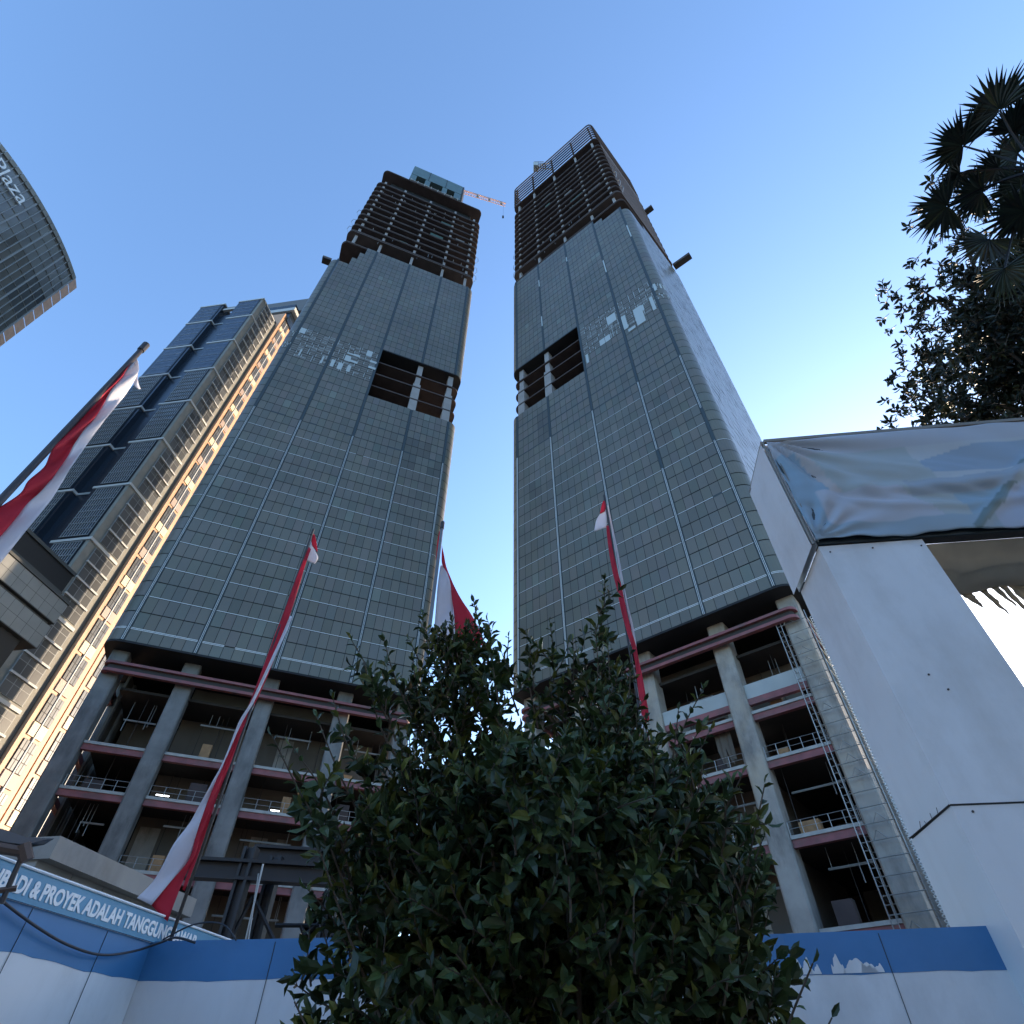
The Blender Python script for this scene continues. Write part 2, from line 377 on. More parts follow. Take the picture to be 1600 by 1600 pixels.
    for xx, name in ((0, 'core_wall'),):
        c = MB(); c.box(xL + 9.5, xR - 9.5, 10, depth - 8, 0, 262); c.build('core_wall', M['core'], root)
        for (za, zb) in ((33.3, 40.2), (20.6, 27.2), (13, 19.6), (5.5, 12.1)):   # formwork joints and niches on the core
            for q in range(6):
                x0 = xL + 10 + q * 3.3
                if rnd.random() < .75:
                    c = MB(); c.box(x0, x0 + rnd.uniform(1.2, 2.6), 9.9, 9.99, za + .3, zb - rnd.uniform(.5, 2)); c.build('wall_panel', rnd.choice([M['core'], M['conc']]), root)
        # secondary wall behind the outer bays
        c = MB(); c.box(xL + 2, xL + 9.4, 14, 14.4, 33, 44.9); c.build('infill_wall', M['core'], root); c = MB(); c.box(xR - 9.4, xR - 3, 9.0, 9.4, 34, 40.2); c.build('infill_wall', M['core'], root)
        c = MB(); c.box(xL + 1, xR - 1, depth - 3.2, depth - 2.9, 0, 45); c.build('rear_wall', M['core'], root)  # unseen wall added to keep the sun out of the podium
        for sx in (xL + .9, xR - .9):  # side walls added to block sunlight and darken the podium inside
            c = MB(); X, Y = T(sx, 20); 
            if gapside == 1 and sx < 0:
                c.box(X - .15, X + .15, 8.5, 25.6, 0, 45); c.box(X - .15, X + .15, 27.6, depth - 3.3, 0, 45); c.box(X - .15, X + .15, 25.6, 27.6, 0, 29.2); c.box(X - .15, X + .15, 25.6, 27.6, 32.5, 45)
            else: c.box(X - .15, X + .15, 8.5, depth - 3.3, 0, 45)
            c.build('side_wall', M['core'], root)
    # columns
    cw = 1.1
    colspots = [(x, 2.5 + cw) for x in fx] + [(xR - .3 , y) for y in (13, 22, depth - 4)] + [(xL + .3, y) for y in (13, 22, depth - 4)] + [(x, depth - 4) for x in fx[1:4]]
    for (x, y) in colspots:
        m = MB(); X, Y = T(x, y)
        c_ = .18; m.prism([(X - cw, Y - cw + c_), (X - cw + c_, Y - cw), (X + cw - c_, Y - cw), (X + cw, Y - cw + c_), (X + cw, Y + cw), (X - cw, Y + cw)], 0, Z0 - .26)
        m.build('concrete_column', M['conc'] if bigcol else M['concL'], root)
    for (x, y) in [(fx[b], 1.6) for b in range(5)]:
        if (gapside == 0 and x < 0 and x < fx[2] - .5) or (gapside == 1 and x > fx[2] + .5):
            m = MB(); X = x - (.8 if gapside == 1 else -.8) * (1 if abs(x - (fx[0] if gapside == 0 else fx[4])) < .1 else 0)
            m.box(X - .95, X + .95, .62, 2.6, ZF(gk0) - .1, ZF(15) + 1.2)
            m.box(X - .65, X + .65, .9, 2.6, ZF(15) + 1.2, ZF(gk1) - .3)
            m.build('concrete_column', M['colm'], root)
    # outer steel ring beam
    def ring(z0, z1, ins, wdt, name, mt, x0=None, x1=None):
        s = MB(); o = plan(ins); i = plan(ins + wdt); N_ = len(o)
        for k in range(N_):
            k2 = (k + 1) % N_
            for (p, q, f) in ((o[k], o[k2], 1), (i[k2], i[k], 1)):
                s.quad([(p[0], p[1], z0), (q[0], q[1], z0), (q[0], q[1], z1), (p[0], p[1], z1)])
            s.quad([(i[k][0], i[k][1], z0), (i[k2][0], i[k2][1], z0), (o[k2][0], o[k2][1], z0), (o[k][0], o[k][1], z0)])
            s.quad([(o[k][0], o[k][1], z1), (o[k2][0], o[k2][1], z1), (i[k2][0], i[k2][1], z1), (i[k][0], i[k][1], z1)])
        return s.build(name, mt, root)
    ring(42.45, 42.8, 1.2, .7, 'steel_ring_beam', M['red']); ring(41.35, 41.75, 1.3, .6, 'steel_ring_beam', M['red']); ring(41.75, 42.45, 1.6, .15, 'beam_web', M['brown'])
    # red edge beams between columns
    by = 3.2
    for (zt, hh, extra) in ((33.0, .75, True), (27.7, .75, False), (20.1, .75, False), (12.6, .7, False), (5.2, .7, False)):
        for b in range(4):
            x0, x1 = fx[b] + cw + .01, fx[b + 1] - cw - .01
            m = MB(); m.box(x0, x1, by, by + .5, zt - .35 - hh, zt - .36); m.box(x0, x1, by - .12, by - .001, zt - .35 - hh, zt - .2 - hh); m.build('steel_beam', M['red'], root)
            m = MB(); m.box(x0, x1, by - .15, by + 1.2, zt - .35, zt - .02); m.build('slab_edge', M['edge'], root)
            if extra and bigcol:
                m = MB(); m.box(x0, x1, by - .1, by + .2, zt + 1.5, zt + 3.2); m.build('parapet_band', M['band'], root)
                m = MB(); m.box(x0, x1, by - .1, by + .5, zt + .75, zt + 1.49); m.build('steel_beam', M['red'], root)
            elif zt in (27.7, 20.1):
                rl = MB()
                for hz in (.62, 1.25): rl.tube([(x0, by + .1, zt + hz), (x1, by + .1, zt + hz)], .03, 5)
                nn_ = 5
                for q in range(nn_ + 1):
                    xx = x0 + .1 + (x1 - x0 - .2) * q / nn_; rl.tube([(xx, by + .1, zt - .02), (xx, by + .1, zt + 1.25)], .045, 5)
                rl.build('railing', M['rail'] if bigcol else M['bmu'], root)
        # side beams
        for (sx, ex) in ((xR - .3, 1), (xL + .3, 0)):
            ys = [2.5 + cw, 13, 22, depth - 4]
            for j in range(3):
                m = MB(); X, Y = T(sx, ys[j]); X2, Y2 = T(sx, ys[j + 1]); m.box(min(X, X2) - .3, min(X, X2) + .3, Y + cw + .02, Y2 - cw - .02, zt - .35 - hh, zt - .36)
                m.build('steel_beam', M['red'], root)
    # hanging pipes below the floors
    for (zt) in (40.2, 27.3, 19.7, 12.2):
        for b in range(4):
            m = MB(); x0 = fx[b] + 1.4; x1 = fx[b + 1] - 1.4
            hz = zt - rnd.uniform(1.6, 3.0); x0 += rnd.uniform(0, 3); x1 -= rnd.uniform(0, 3)
            m.tube([(x0, 6.2, hz), (x1, 6.2, hz)], .12, 6)
            for q in range(rnd.randint(1, 3)):
                xx = rnd.uniform(x0, x1); m.tube([(xx, 6.2, hz), (xx, 6.2, zt - .3)], .035, 5)
                if rnd.random() < .6: m.tube([(xx, 5.9, hz - rnd.uniform(.4, 1.6)), (xx, 5.9, hz)], .05, 5)
            m.build('hanging_pipe', M['bmu'], root)
    # site clutter on the podium floors
    for (zt, zc) in ((33.0, 40.2), (27.7, 32.5), (20.1, 27.3), (12.6, 19.7), (5.2, 12.2)):
        for b in range(4):
            x0, x1 = fx[b] + 1.6, fx[b + 1] - 1.6
            m = MB()
            for _ in range(rnd.randint(1, 4)):
                xx, yy = rnd.uniform(x0, x1), rnd.uniform(5, 9); m.tube([(xx, yy, zt + .01), (xx, yy, zc)], .04, 5)
            m.build('shoring_prop', M['brown'], root)
            if rnd.random() < .7:
                xx = rnd.uniform(x0, x1 - 2.2); hh = rnd.uniform(.8, 2.6); m = MB(); m.box(xx, xx + rnd.uniform(1, 2.2), 4.4, 5.4, zt + .01, zt + hh); m.build('stacked_material', rnd.choice([M['core'], M['slab'], M['orange2'], M['slab']]), root)
            if rnd.random() < .12:
                xx = rnd.uniform(x0, x1 - 2.5); m = MB(); w_ = rnd.uniform(1.2, 2.5)
                for q in range(6):
                    a0, a1 = xx + w_ * q / 6, xx + w_ * (q + 1) / 6; o0, o1 = .12 * math.sin(q * 2.1), .12 * math.sin(q * 2.1 + 2.1)
                    m.quad([(a0, 4.2 + o0, zc - rnd.uniform(2, 4.5)), (a1, 4.2 + o1, zc - rnd.uniform(2, 4.5)), (a1, 4.2 + o1, zc - .4), (a0, 4.2 + o0, zc - .4)])
                o = m.build('hanging_sheet', M['core'], root); sm_ = o.modifiers.new('thick', 'SOLIDIFY'); sm_.thickness = .03
    for _ in range(9):
        b = rnd.randint(0, 3); i = rnd.randint(1, 10); zz = 204 + 5.45 * (i - 1); x0 = rnd.uniform(fx[b] + .6, fx[b + 1] - 4); w_ = rnd.uniform(2, 5)
        m = MB(); m.box(x0, min(x0 + w_, fx[b + 1] - .6), .9, .96, zz + .05, zz + rnd.uniform(1.6, 4.2)); m.build('safety_net', rnd.choice([M['netgreen'], M['slab2'], M['band2']]), root)
        m = MB()
        for q in range(4): xx = rnd.uniform(xL, xR); m.tube([(xx, 1.2, zz), (xx, 1.2, zz + 4.5)], .09, 5)
        m.build('shoring_prop', M['colm'], root)
    # open floors above the curtain wall
    zs = [193.6 if not bigcol else 195.4, 204] + [204 + 5.45 * i for i in range(1, 11)] + [264.4, 275.6]
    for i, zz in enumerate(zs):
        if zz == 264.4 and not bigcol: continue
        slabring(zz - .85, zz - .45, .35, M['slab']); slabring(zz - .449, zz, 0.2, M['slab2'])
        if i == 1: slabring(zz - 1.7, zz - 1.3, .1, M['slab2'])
    if True:
        s = MB(); s.prism(plan(4.2, 3), 187, 275); s.build('inner_wall', M['dark'], root)  # near-black box carrying the shade inside the open floors
        s = MB(); s.box(xL + 5, xR - 5, 6, depth - 6, 114, 138); s.build('inner_wall', M['brown'], root)  # dark box round the core puts the notch's shade into its colour
    for i in range(len(zs) - 1):
        za, zb = zs[i], zs[i + 1] - .86
        if zs[i] == 264.4 and not bigcol: continue
        for b, x in enumerate(fx):
            X = x + (.9 if b == 0 else (-.9 if b == 4 else 0))
            m = MB(); m.box(X - .42, X + .42, 1.1, 2.0, za, zb); m.build('concrete_column', M['colm'], root)
        for y in (12, 22):
            for sx in (xR + .5, xL - .5):
                X, Y = T(sx, y); m = MB(); m.box(X - .5, X + .5, Y - .5, Y + .5, za, zb); m.build('concrete_column', M['colm'], root)
    # sparse dangling cords at the edges of the open floors
    cm = MB()
    for _ in range(9):
        x = rnd.uniform(xL, xR); zz = 204 + 5.45 * rnd.randint(0, 1); cm.tube([(x, .5, zz - .9), (x, .45, zz - rnd.uniform(2.5, 4))], .07, 4)
    for sx in (xL - r, xR + r):
        for zz in (205, 212, 222):
            cm.tube([(sx, 2.5, zz), (sx + (-.9 if sx < 0 else .9), 2.2, zz + 2), (sx + (-.7 if sx < 0 else .7), 2.2, zz + 5), (sx, 2.5, zz + 6)], .08, 4)
    cm.build('safety_rope', M['rail'], root)
    return root, fx, T, plan, xc, n, t


def ctopL(tg, c):
    if tg == 'arc0' or tg == 's0': return 178.5
    if tg == 'f0': return [178.6, 178.6, 184, 189.5, 193.6, 193.6][min(c, 5)]
    return 193.8
def ctopR(tg, c):
    if tg == 'f3': return [193.4, 193.4, 188.2, 190.6, 188.2, 188.2][min(c, 5)]
    if tg == 'arc1': return 187.9
    if tg == 's1': return 188.0 if c < 5 else (193.4 if c < 12 else 190.9)
    return 193.8
tl, fxl, TL, planL, xcl, nL, tL = tower(-22.05, 81.0, [-23.9, -14.8, -4.05, 6.65, 15.75], 33, 0.0, (2, 3), 1, (0, 1), ctopL,
    'left twin skyscraper under construction, teal screened box on its roof, notch on its right edge', 3, False, 'box')
tr, fxr, TR, planR, xcr, nR, tR = tower(38.95, 62.2, [-49.5, -40.5, -29.95, -19.3, -10.2], 33, 0.062, (0, 1), 0, (2, 3), ctopR,
    'right twin skyscraper under construction, open barred frame on its roof, notch on its left edge', 5, True, 'rails')
# left tower roof box
def part(name, mt, parent, fn, smooth=False):
    m = MB(); fn(m); return m.build(name, mt, parent, smooth)
X0, X1 = -15.7 - xcl, 7.3 - xcl
def rb(m):
    m.box(X0, X1, 1.5, 24, 289.5, 301.5, 0)
    xs = [X0, X0 + 2.6, X0 + 6.6, X0 + 8.8, X0 + 14.4, X0 + 16.6, X0 + 20, X1]
    for i in range(0, 7, 2): m.box(xs[i], xs[i + 1], 1.6, 24, 281.5, 289.49, 0)
    m.box(X0 + .5, X1 - .5, 4, 23, 275.61, 289.4, 1)
    for q in (X0 + 7.6, X0 + 15.5): m.box(q, q + .2, 1.35, 1.49, 289.6, 301.3, 1)
part('roof_screen', [M['teal'], M['dark']], tl, rb)
part('roof_edge_beam', M['edge'], tl, lambda m: (m.box(X0 + .6, X1 - .6, .9, 1.3, 276.2, 276.9), m.box(X0 + .6, X1 - 3, .9, 1.3, 279.2, 279.7)))
def rp(m):
    for q in range(8): m.box(X0 + .8 + q * 3, X0 + 1.1 + q * 3, 1.0, 1.3, 275.61, 281)
part('roof_post', M['edge'], tl, rp)
# right tower roof frame
def railsR(m):
    for z_ in (278.6, 282.2, 285.8, 289.4, 293.0, 296.6, 300.4):
        p = plan_r; m.tube([(x, y, z_) for x, y in p] + [(p[0][0], p[0][1], z_)], .28, 5)
plan_r = planR(.3, 3)
part('roof_rail', M['slab'], tr, railsR)
for b, x in enumerate(fxr):
    for y in (1.2, 31.5):
        part('roof_post', M['slab'], tr, lambda m: m.box(x - .3, x + .3, y - .3, y + .3, 275.61, 300.6))
for y in (11, 21): part('roof_post', M['slab'], tr, lambda m: m.box(TR(fxr[4] + 1.6, y)[0] - .3, TR(fxr[4] + 1.6, y)[0] + .3, y - .3, y + .3, 275.61, 300.6))
part('plant_room', M['slab'], tr, lambda m: (m.box(fxr[0] + 5.5, fxr[4] - 4, 5, 27, 275.61, 288), m.box(fxr[1] + 1, fxr[3], 8, 24, 288.01, 296)))
def sidewall(m):
    p = [TR(fxr[4] + 1.9, y) for y in (3, 30)]
    m.quad([(p[0][0], 3, 204), (p[1][0], 30, 204), (p[1][0], 30, 290), (p[0][0], 3, 290)]); m.quad([(p[0][0] - .2, 3, 290), (p[1][0] - .2, 30, 290), (p[1][0] - .2, 30, 204), (p[0][0] - .2, 3, 204)])
part('side_netting', M['slab2'], tr, sidewall)
# loading platforms
def loading(parent, x, y, z, dx, label):
    loc = parent.matrix_world @ Vector((x, y, z)) if False else Matrix.Translation(parent.location) @ Matrix.Rotation(parent.rotation_euler.z, 4, 'Z') @ Vector((x, y, z))
    e = empty('loading_platform', label, 'platform', loc, parent.rotation_euler.z)
    part('deck', M['dsteel'], e, lambda m: m.box(min(0, dx), max(0, dx), -1.0, 1.0, 0, .3))
    part('guard_rail', M['slab2'], e, lambda m: (m.box(min(0, dx), max(0, dx), -1.0, -.9, .3, 1.3), m.box(min(0, dx), max(0, dx), .9, 1.0, .3, 1.3), m.box(dx - .05, dx + .05, -.89, .89, .3, 1.3)))
loading(tl, fxl[0] - 2.3, 3.0, 180, -2.6, 'dark loading platform jutting from the left edge of the left unfinished tower')
loading(tr, TR(fxr[4], 30)[0] + 2.3, 30, 196, 6.0, 'dark loading platform jutting from the far right edge of the right unfinished tower')
loading(tr, TR(fxr[4], 28)[0] + 2.3, 28, 247, 3.0, 'small loading platform high on the right side of the right unfinished tower')
def facade_sheet(parent, az, D, x_c, quads):
    for (u0, v0, u1, v1) in quads:
        n = Vector((math.sin(R(az)), math.cos(R(az)), 0)); t = Vector((math.cos(R(az)), -math.sin(R(az)), 0))
        a_, b_ = at_plane(u0, v0, az, D), at_plane(u1, v1, az, D)
        x0, x1 = sorted((a_.dot(t) - x_c, b_.dot(t) - x_c)); z0, z1 = sorted((a_.z, b_.z))
        part('protective_sheet', M['lightpanel'], parent, lambda m: m.box(x0 + .06, x1 - .06, -.1, -.045, z0 + .1, z1 - .1))
z4 = lambda x, y: (780 + x / 3.478, 440 + y / 3.478)
facade_sheet(tr, 38.95, 62.2, xcr, [z4(660, 196) + z4(705, 250), z4(725, 158) + z4(800, 212), z4(812, 92) + z4(858, 148), z4(468, 402) + z4(492, 438), z4(832, 20) + z4(862, 44), z4(610, 235) + z4(622, 300), z4(632, 228) + z4(645, 285), z4(580, 200) + z4(640, 208), z4(700, 262) + z4(745, 250)])
z7 = lambda x, y: (380 + x / 7.27, 460 + y / 7.27)
facade_sheet(tl, -22.05, 81.0, xcl, [z7(1182, 655) + z7(1255, 700), z7(1258, 672) + z7(1318, 722), z7(1215, 740) + z7(1290, 795), z7(1442, 745) + z7(1512, 798), z7(1422, 808) + z7(1500, 865), z7(1010, 735) + z7(1018, 830), z7(1085, 770) + z7(1112, 865), z7(1190, 800) + z7(1205, 890), z7(655, 620) + z7(640, 700), z7(905, 700) + z7(890, 790)])
# tower crane beside the roof box (only its jib shows)
b0 = Vector((0, 0, 0)); jl = at_plane(722, 299, -22.05, 86); jr = at_plane(790, 320, -22.05, 86); hk = at_plane(786, 338, -22.05, 86)
cr = empty('tower_crane', 'thin orange crane jib reaching right from the roof of the left tower', 'crane', (jl.x, jl.y, 275.7))
def loc_(p, o): return p - Vector(o.location)
def jibf(m):
    A = loc_(jl, cr); B = loc_(jr, cr); d = (B - A); L_ = 18
    up = Vector((0, 0, 1.3)); sd_ = Vector((-.35, .93, 0)) * .8
    for o_ in (sd_, -sd_, up): m.tube([A + o_, B + o_], .13, 4)
    for k in range(L_):
        p = A + d * (k / L_); q = A + d * ((k + .5) / L_); r_ = A + d * ((k + 1) / L_)
        for s_ in (sd_, -sd_): m.tube([p + s_, q + up], .07, 4); m.tube([q + up, r_ + s_], .07, 4)
part('jib', M['jib'], cr, jibf)
part('mast', M['dsteel'], cr, lambda m: m.box(-1.0, 1.0, -1, 1, 0, loc_(jl, cr).z + 3))
part('hook', M['dsteel'], cr, lambda m: (m.tube([loc_(jr, cr) - (jr - jl) * .05, loc_(hk, cr)], .05, 4), m.box(loc_(hk, cr).x - .4, loc_(hk, cr).x + .4, loc_(hk, cr).y - .4, loc_(hk, cr).y + .4, loc_(hk, cr).z - 1.6, loc_(hk, cr).z)))
part('jib_light', M['lightpanel'], cr, lambda m: [m.box(p.x - .5, p.x + .5, p.y - .5, p.y + .5, p.z - .5, p.z + .6) for p in (loc_(jl.lerp(jr, f_), cr) for f_ in (.02, .35, .62, .9))])
# window cleaning cradle crane on the right roof
bp = at_plane(844, 262, 38.95, 66)
bm = empty('roof_crane', 'small grey lattice crane perched on the rail frame of the right tower roof', 'crane', bp)
def bmuf(m):
    for k in range(6):
        a_ = Vector((-2.6 + k * 1.0, 0, 0)); m.box(a_.x - .1, a_.x + .1, -1.2, 1.2, -2 + k * .2, 6 - k * .5)
    for z_ in (-2, 1, 3.5, 6): m.box(-2.8, 3.2 - z_ * .2, -1.2, -1.0, z_, z_ + .35)
    m.tube([(-2.6, 0, 5), (5, 0, 8)], .2, 4); m.tube([(-1, 0, 0), (6, 0, -3)], .25, 4); m.tube([(-2.4, 0, -2), (1, 0, 6)], .2, 4)
part('crane_frame', M['bmu'], bm, bmuf)
part('ballast_box', M['lightpanel'], bm, lambda m: m.box(-3.2, -1.0, -1.5, 1.5, -1.2, 4.0))
# scaffold cage round the right tower's corner column
def wl_(parent, x, y, z=0): return Matrix.Translation(parent.location) @ Matrix.Rotation(parent.rotation_euler.z, 4, 'Z') @ Vector((x, y, z))
cx_ = fxr[4]
sc = empty('scaffold_cage', 'thin steel scaffold cage climbing the corner concrete column of the right tower', 'scaffold', wl_(tr, cx_, 3.6), tr.rotation_euler.z)
def scf(m):
    rnd = random.Random(4); w0 = 1.75
    cs = [(-w0, -w0), (w0, -w0), (w0, w0), (-w0, w0)]
    for (x, y) in cs: m.tube([(x, y, 0), (x, y, 42)], .06, 5)
    m.tube([(-w0 + .5, -w0, 0), (-w0 + .5, -w0, 42)], .05, 5)
    z_ = .5
    while z_ < 42:
        for k in range(4):
            a_, b_ = cs[k], cs[(k + 1) % 4]; m.tube([(a_[0], a_[1], z_), (b_[0], b_[1], z_)], .045, 4)
        m.tube([(-w0, -w0, z_ + .7), (-w0 + .5, -w0, z_ + .7)], .04, 4)
        if rnd.random() < .7:
            x = rnd.uniform(-1, .3); m.tube([(x, -w0, z_), (x + .5, -w0, z_ + .8), (x + 1.1, -w0, z_ + .1)], .05, 4)
        z_ += 1.35
part('cage', M['rail'], sc, scf)
hose = MB(); pts = []
for k in range(700):
    z_ = 2 + k * .056; pts.append((2.15 + .17 * math.cos(k * 1.05), -1.2 + .17 * math.sin(k * 1.05), z_))
hose.tube(pts, .055, 4); hose.build('coiled_hose', M['white'], sc)
# strip lights inside the podiums
def striplight(u, v, az, D, L_, label, vert=False):
    p = at_plane(u, v, az, D); e = empty('strip_light', label, 'lamp', p, R(-az))
    part('tube', M['lamp'], e, (lambda m: m.tube([(0, 0, -L_), (0, 0, L_)], .07, 6)) if vert else (lambda m: m.tube([(-L_, 0, 0), (L_, 0, 0)], .07, 6)))
striplight(254, 1243, -22.05, 88, .75, 'lit white strip light in the second left bay of the left tower podium')
striplight(432, 1267, -22.05, 88, .75, 'lit white strip light below a red beam right of the long flag')
striplight(1183, 1180, 38.95, 70, .8, 'lit strip light deep in the right tower beside its middle column')
# opening with daylight behind in the left podium is left to the hole in the added side wall

# ------------------------------------------------------------------ office building (left)
OB = R(8.0); P1 = Vector((-78.3, 77.9, 0))
ob = empty('office_building', 'tall stepped office building with orange sunlit stone strip and dark blue glass bays', 'building', P1, -OB)
# local frame: +x = away from bay face A to the right (normal of lit face), +y = depth along lit face, -x along face A to the left
def obm(name, mt, fn): return part(name, mt, ob, fn)
TOP = 177.6; BS = 15.2
obm('tower_body', M['navy'], lambda m: (m.box(-13, -.3, 1.4, 24, 0, 172), m.box(-40, -13.01, 6, 24, 0, 60)))
bays = [(-8.2, 0, 0.0, TOP), (-21.0, -12.8, 0.0, TOP)]
bandz = [TOP - 11.4 - BS * k for k in range(12)]
for bi, (x0, x1, y0, zt) in enumerate(bays):
    obm('bay_wall', M['gstone'] if bi == 0 else M['navy'], lambda m: m.box(x0 + .12, x1 - .12, y0 + .15, 9, 0, zt - .2))
    allb = [zt] + [z_ for z_ in bandz if z_ > 2]
    for bz in allb:
        obm('white_band', M['gband'], lambda m: m.box(x0 - .05, x1 + .14, y0 - .12, 7.6, bz - .35, bz + .25))
    for j in range(len(allb) - 1):
        z1, z0 = allb[j] - .5, allb[j + 1] + .4
        if z1 < 20: continue
        # glazed wall, face A
        def gl(m):
            rnd = random.Random(j * 7 + bi)
            m.box(x0 + .2, x1 - .9, y0 - .02, y0 + .12, z0, z1, 1)
            ncol, nrow = 10, 8
            for a_ in range(ncol):
                for b_ in range(nrow):
                    xa = x0 + 1.3 + (x1 - x0 - 2.6) * a_ / ncol; xb = xa + (x1 - x0 - 2.6) / ncol
                    za = z0 + .5 + (z1 - z0 - .8) * b_ / nrow; zb = za + (z1 - z0 - .8) / nrow
                    tn = rnd.uniform(.6, 1.5); jt = [rnd.gauss(0, .012) for _ in range(4)]
                    m.quad([(xa + .05, y0 - .05 + jt[0], za + .06), (xb - .05, y0 - .05 + jt[1], za + .06), (xb - .05, y0 - .05 + jt[2], zb - .06), (xa + .05, y0 - .05 + jt[3], zb - .06)], 0, (tn, tn, tn))
            for b_ in range(nrow + 1):
                za = z0 + .5 + (z1 - z0 - .8) * b_ / nrow
                if b_ % 2 == 0 or j > 2: m.box(x0 + 1.2, x1 - 1.2, y0 - (.22 if j > 2 else .1), y0 - .051, za - (.08 if b_ % 2 == 0 else .04), za + .04, 2)
            if j > 2:
                for a_ in range(ncol + 1):
                    xa = x0 + 1.3 + (x1 - x0 - 2.6) * a_ / ncol; m.box(xa - .05, xa + .05, y0 - .16, y0 - .051, z0 + .5, z1 - .3, 2)
        obm('glazed_wall', [M['bluegl'], M['navy'], M['fr']], gl)
        if bi == 0:   # face B windows, 4 floors per module
            for q in range(4):
                wz0 = z0 + q * (z1 - z0) / 4 + .35; wz1 = z0 + (q + 1) * (z1 - z0) / 4 - .2
                def wf(m):
                    rnd = random.Random(j * 31 + q)
                    m.box(x1 - .1, x1 + .02, 2.0, 7.3, wz0, wz1, 1)
                    for a_ in range(3):
                        for b_ in range(2):
                            ya = 2.05 + 5.2 * a_ / 3; yb = ya + 5.2 / 3; za = wz0 + (wz1 - wz0) * (0 if b_ == 0 else .66); zb = wz0 + (wz1 - wz0) * (.66 if b_ == 0 else 1)
                            tn = rnd.uniform(.7, 1.5)
                            m.quad([(x1 + .05, ya + .07, za + .05), (x1 + .05, yb - .07, za + .05), (x1 + .05, yb - .07, zb - .05), (x1 + .05, ya + .07, zb - .05)], 0, (tn, tn, tn))
                obm('window', [M['oglass'], M['fr']], wf)
                if q > 0: obm('floor_bar', M['gband'], lambda m: m.box(x1 - .05, x1 + .3, 1.9, 7.5, wz0 - .45, wz0 - .1))
# recess between bays
for z_ in [TOP] + bandz: 
    if z_ > 30: obm('recess_band', M['fr'], lambda m: m.box(-12.7, -8.3, 1.25, 1.39, z_ - .3, z_ + .3))
obm('recess_head', M['gband'], lambda m: m.box(-12.79, -8.21, .6, 1.38, TOP - 3.2, TOP - 2.2))
# gap with shade put into its brown, then sunlit strips on face B
obm('dark_recess', M['brown'], lambda m: m.box(-10, -.8, 7.7, 9.2, 0, 180))
def strip(y0, wd, zt, nrow0, capn):
    obm('stone_wall', M['orange'], lambda m: m.box(-9, .5, y0, y0 + wd, 0, zt))
    obm('corner_bar', M['gband'], lambda m: m.box(.5, .75, y0 + wd / 2 - .12, y0 + wd / 2 + .12, 0, zt - 3))
    H = 7.5; k = 0
    z_ = zt - 2.0
    ww = (wd - 2.2) / 2 - .15
    while z_ > 6 and k < capn:
        for s_ in (0, 1):
            ya = y0 + 1.0 + s_ * (ww + .5); yb = ya + ww
            za, zb = z_ - 5.0, z_ - .3
            def wf(m):
                rnd = random.Random(k * 5 + s_)
                m.box(.5, .62, ya, yb, za, zb, 1)
                for a_ in range(2):
                    for b_ in range(3):
                        p0 = ya + (yb - ya) * a_ / 2 + .06; p1 = ya + (yb - ya) * (a_ + 1) / 2 - .06
                        q0 = za + (zb - za) * b_ / 3 + .05; q1 = za + (zb - za) * (b_ + 1) / 3 - .05
                        tn = rnd.uniform(.8, 1.6)
                        m.quad([(.66, p0, q0), (.66, p1, q0), (.66, p1, q1), (.66, p0, q1)], 0, (tn, tn, tn))
            obm('window', [M['oglass'], M['brown']], wf)
            tn = (1, 1, 1) if k % 2 == 0 else (.55, .5, .62)
            obm('spandrel', M['cream'], lambda m: m.box(.5, .66, ya - .02, yb + .02, za - 2.2, za - .1, 0, c=tn))
        z_ -= H; k += 1
strip(9.2, 5.0, 186.5, 0, 24)
strip(14.5, 5.2, 100, 0, 13)
obm('body_shaft', M['brown'], lambda m: m.box(-30, -.2, 9.3, 20.5, 0, 184))
# crown
obm('crown', [M['bone'], M['gband'], M['navy']], lambda m: (m.box(-12, 1.0, 10.5, 22, 184.01, 196, 2), m.box(-9, 2.2, 9.8, 23, 190, 192, 1), m.box(-14, 5.0, 13, 28, 197, 206, 0), m.box(-14, 4.3, 12.8, 27, 196.01, 196.99, 0)))
# ------------------------------------------------------------------ grey tiled podium building
pa = R(8.5); pod = empty('tiled_building', 'low grey tiled building with louvred window left of the office tower', 'building', (-48.3, 50.7, 0), -pa)
def tiles(m, y0, y1, z0, z1, x, nc, nr):
    rnd = random.Random(9)
    for a_ in range(nc):
        for b_ in range(nr):
            ya = y0 + (y1 - y0) * a_ / nc; yb = y0 + (y1 - y0) * (a_ + 1) / nc; za = z0 + (z1 - z0) * b_ / nr; zb = z0 + (z1 - z0) * (b_ + 1) / nr
            tn = rnd.gauss(1, .05); m.quad([(x, ya + .02, za + .02), (x, yb - .02, za + .02), (x, yb - .02, zb - .02), (x, ya + .02, zb - .02)], 0, (tn, tn, tn))
def podf(m):
    m.box(-30, 0, -30, 0, 36.9, 39.4, 1); m.box(-30, -.4, -30, -.4, 36.5, 36.89, 2); m.box(-30, -.02, -30, -.1, 33.9, 36.49, 1)
    tiles(m, -30, 0, 36.95, 39.35, .03, 24, 2); tiles(m, -30, -.1, 33.95, 36.45, .01, 24, 2)
    m.box(-30, .15, -30.1, .15, 39.4, 39.7, 2)
M['tile2'] = mat('tile joint', (.06, .06, .055), .8)
part('cornice', [M['tile'], M['tile2'], M['tile2']], pod, podf)
part('lower_wall', M['gstone2'] if 'gstone2' in M else M['orange'], pod, lambda m: m.box(-30, -1.6, -30, -1.6, 0, 33.89))  # sunlit tone of this wall put into its orange colour
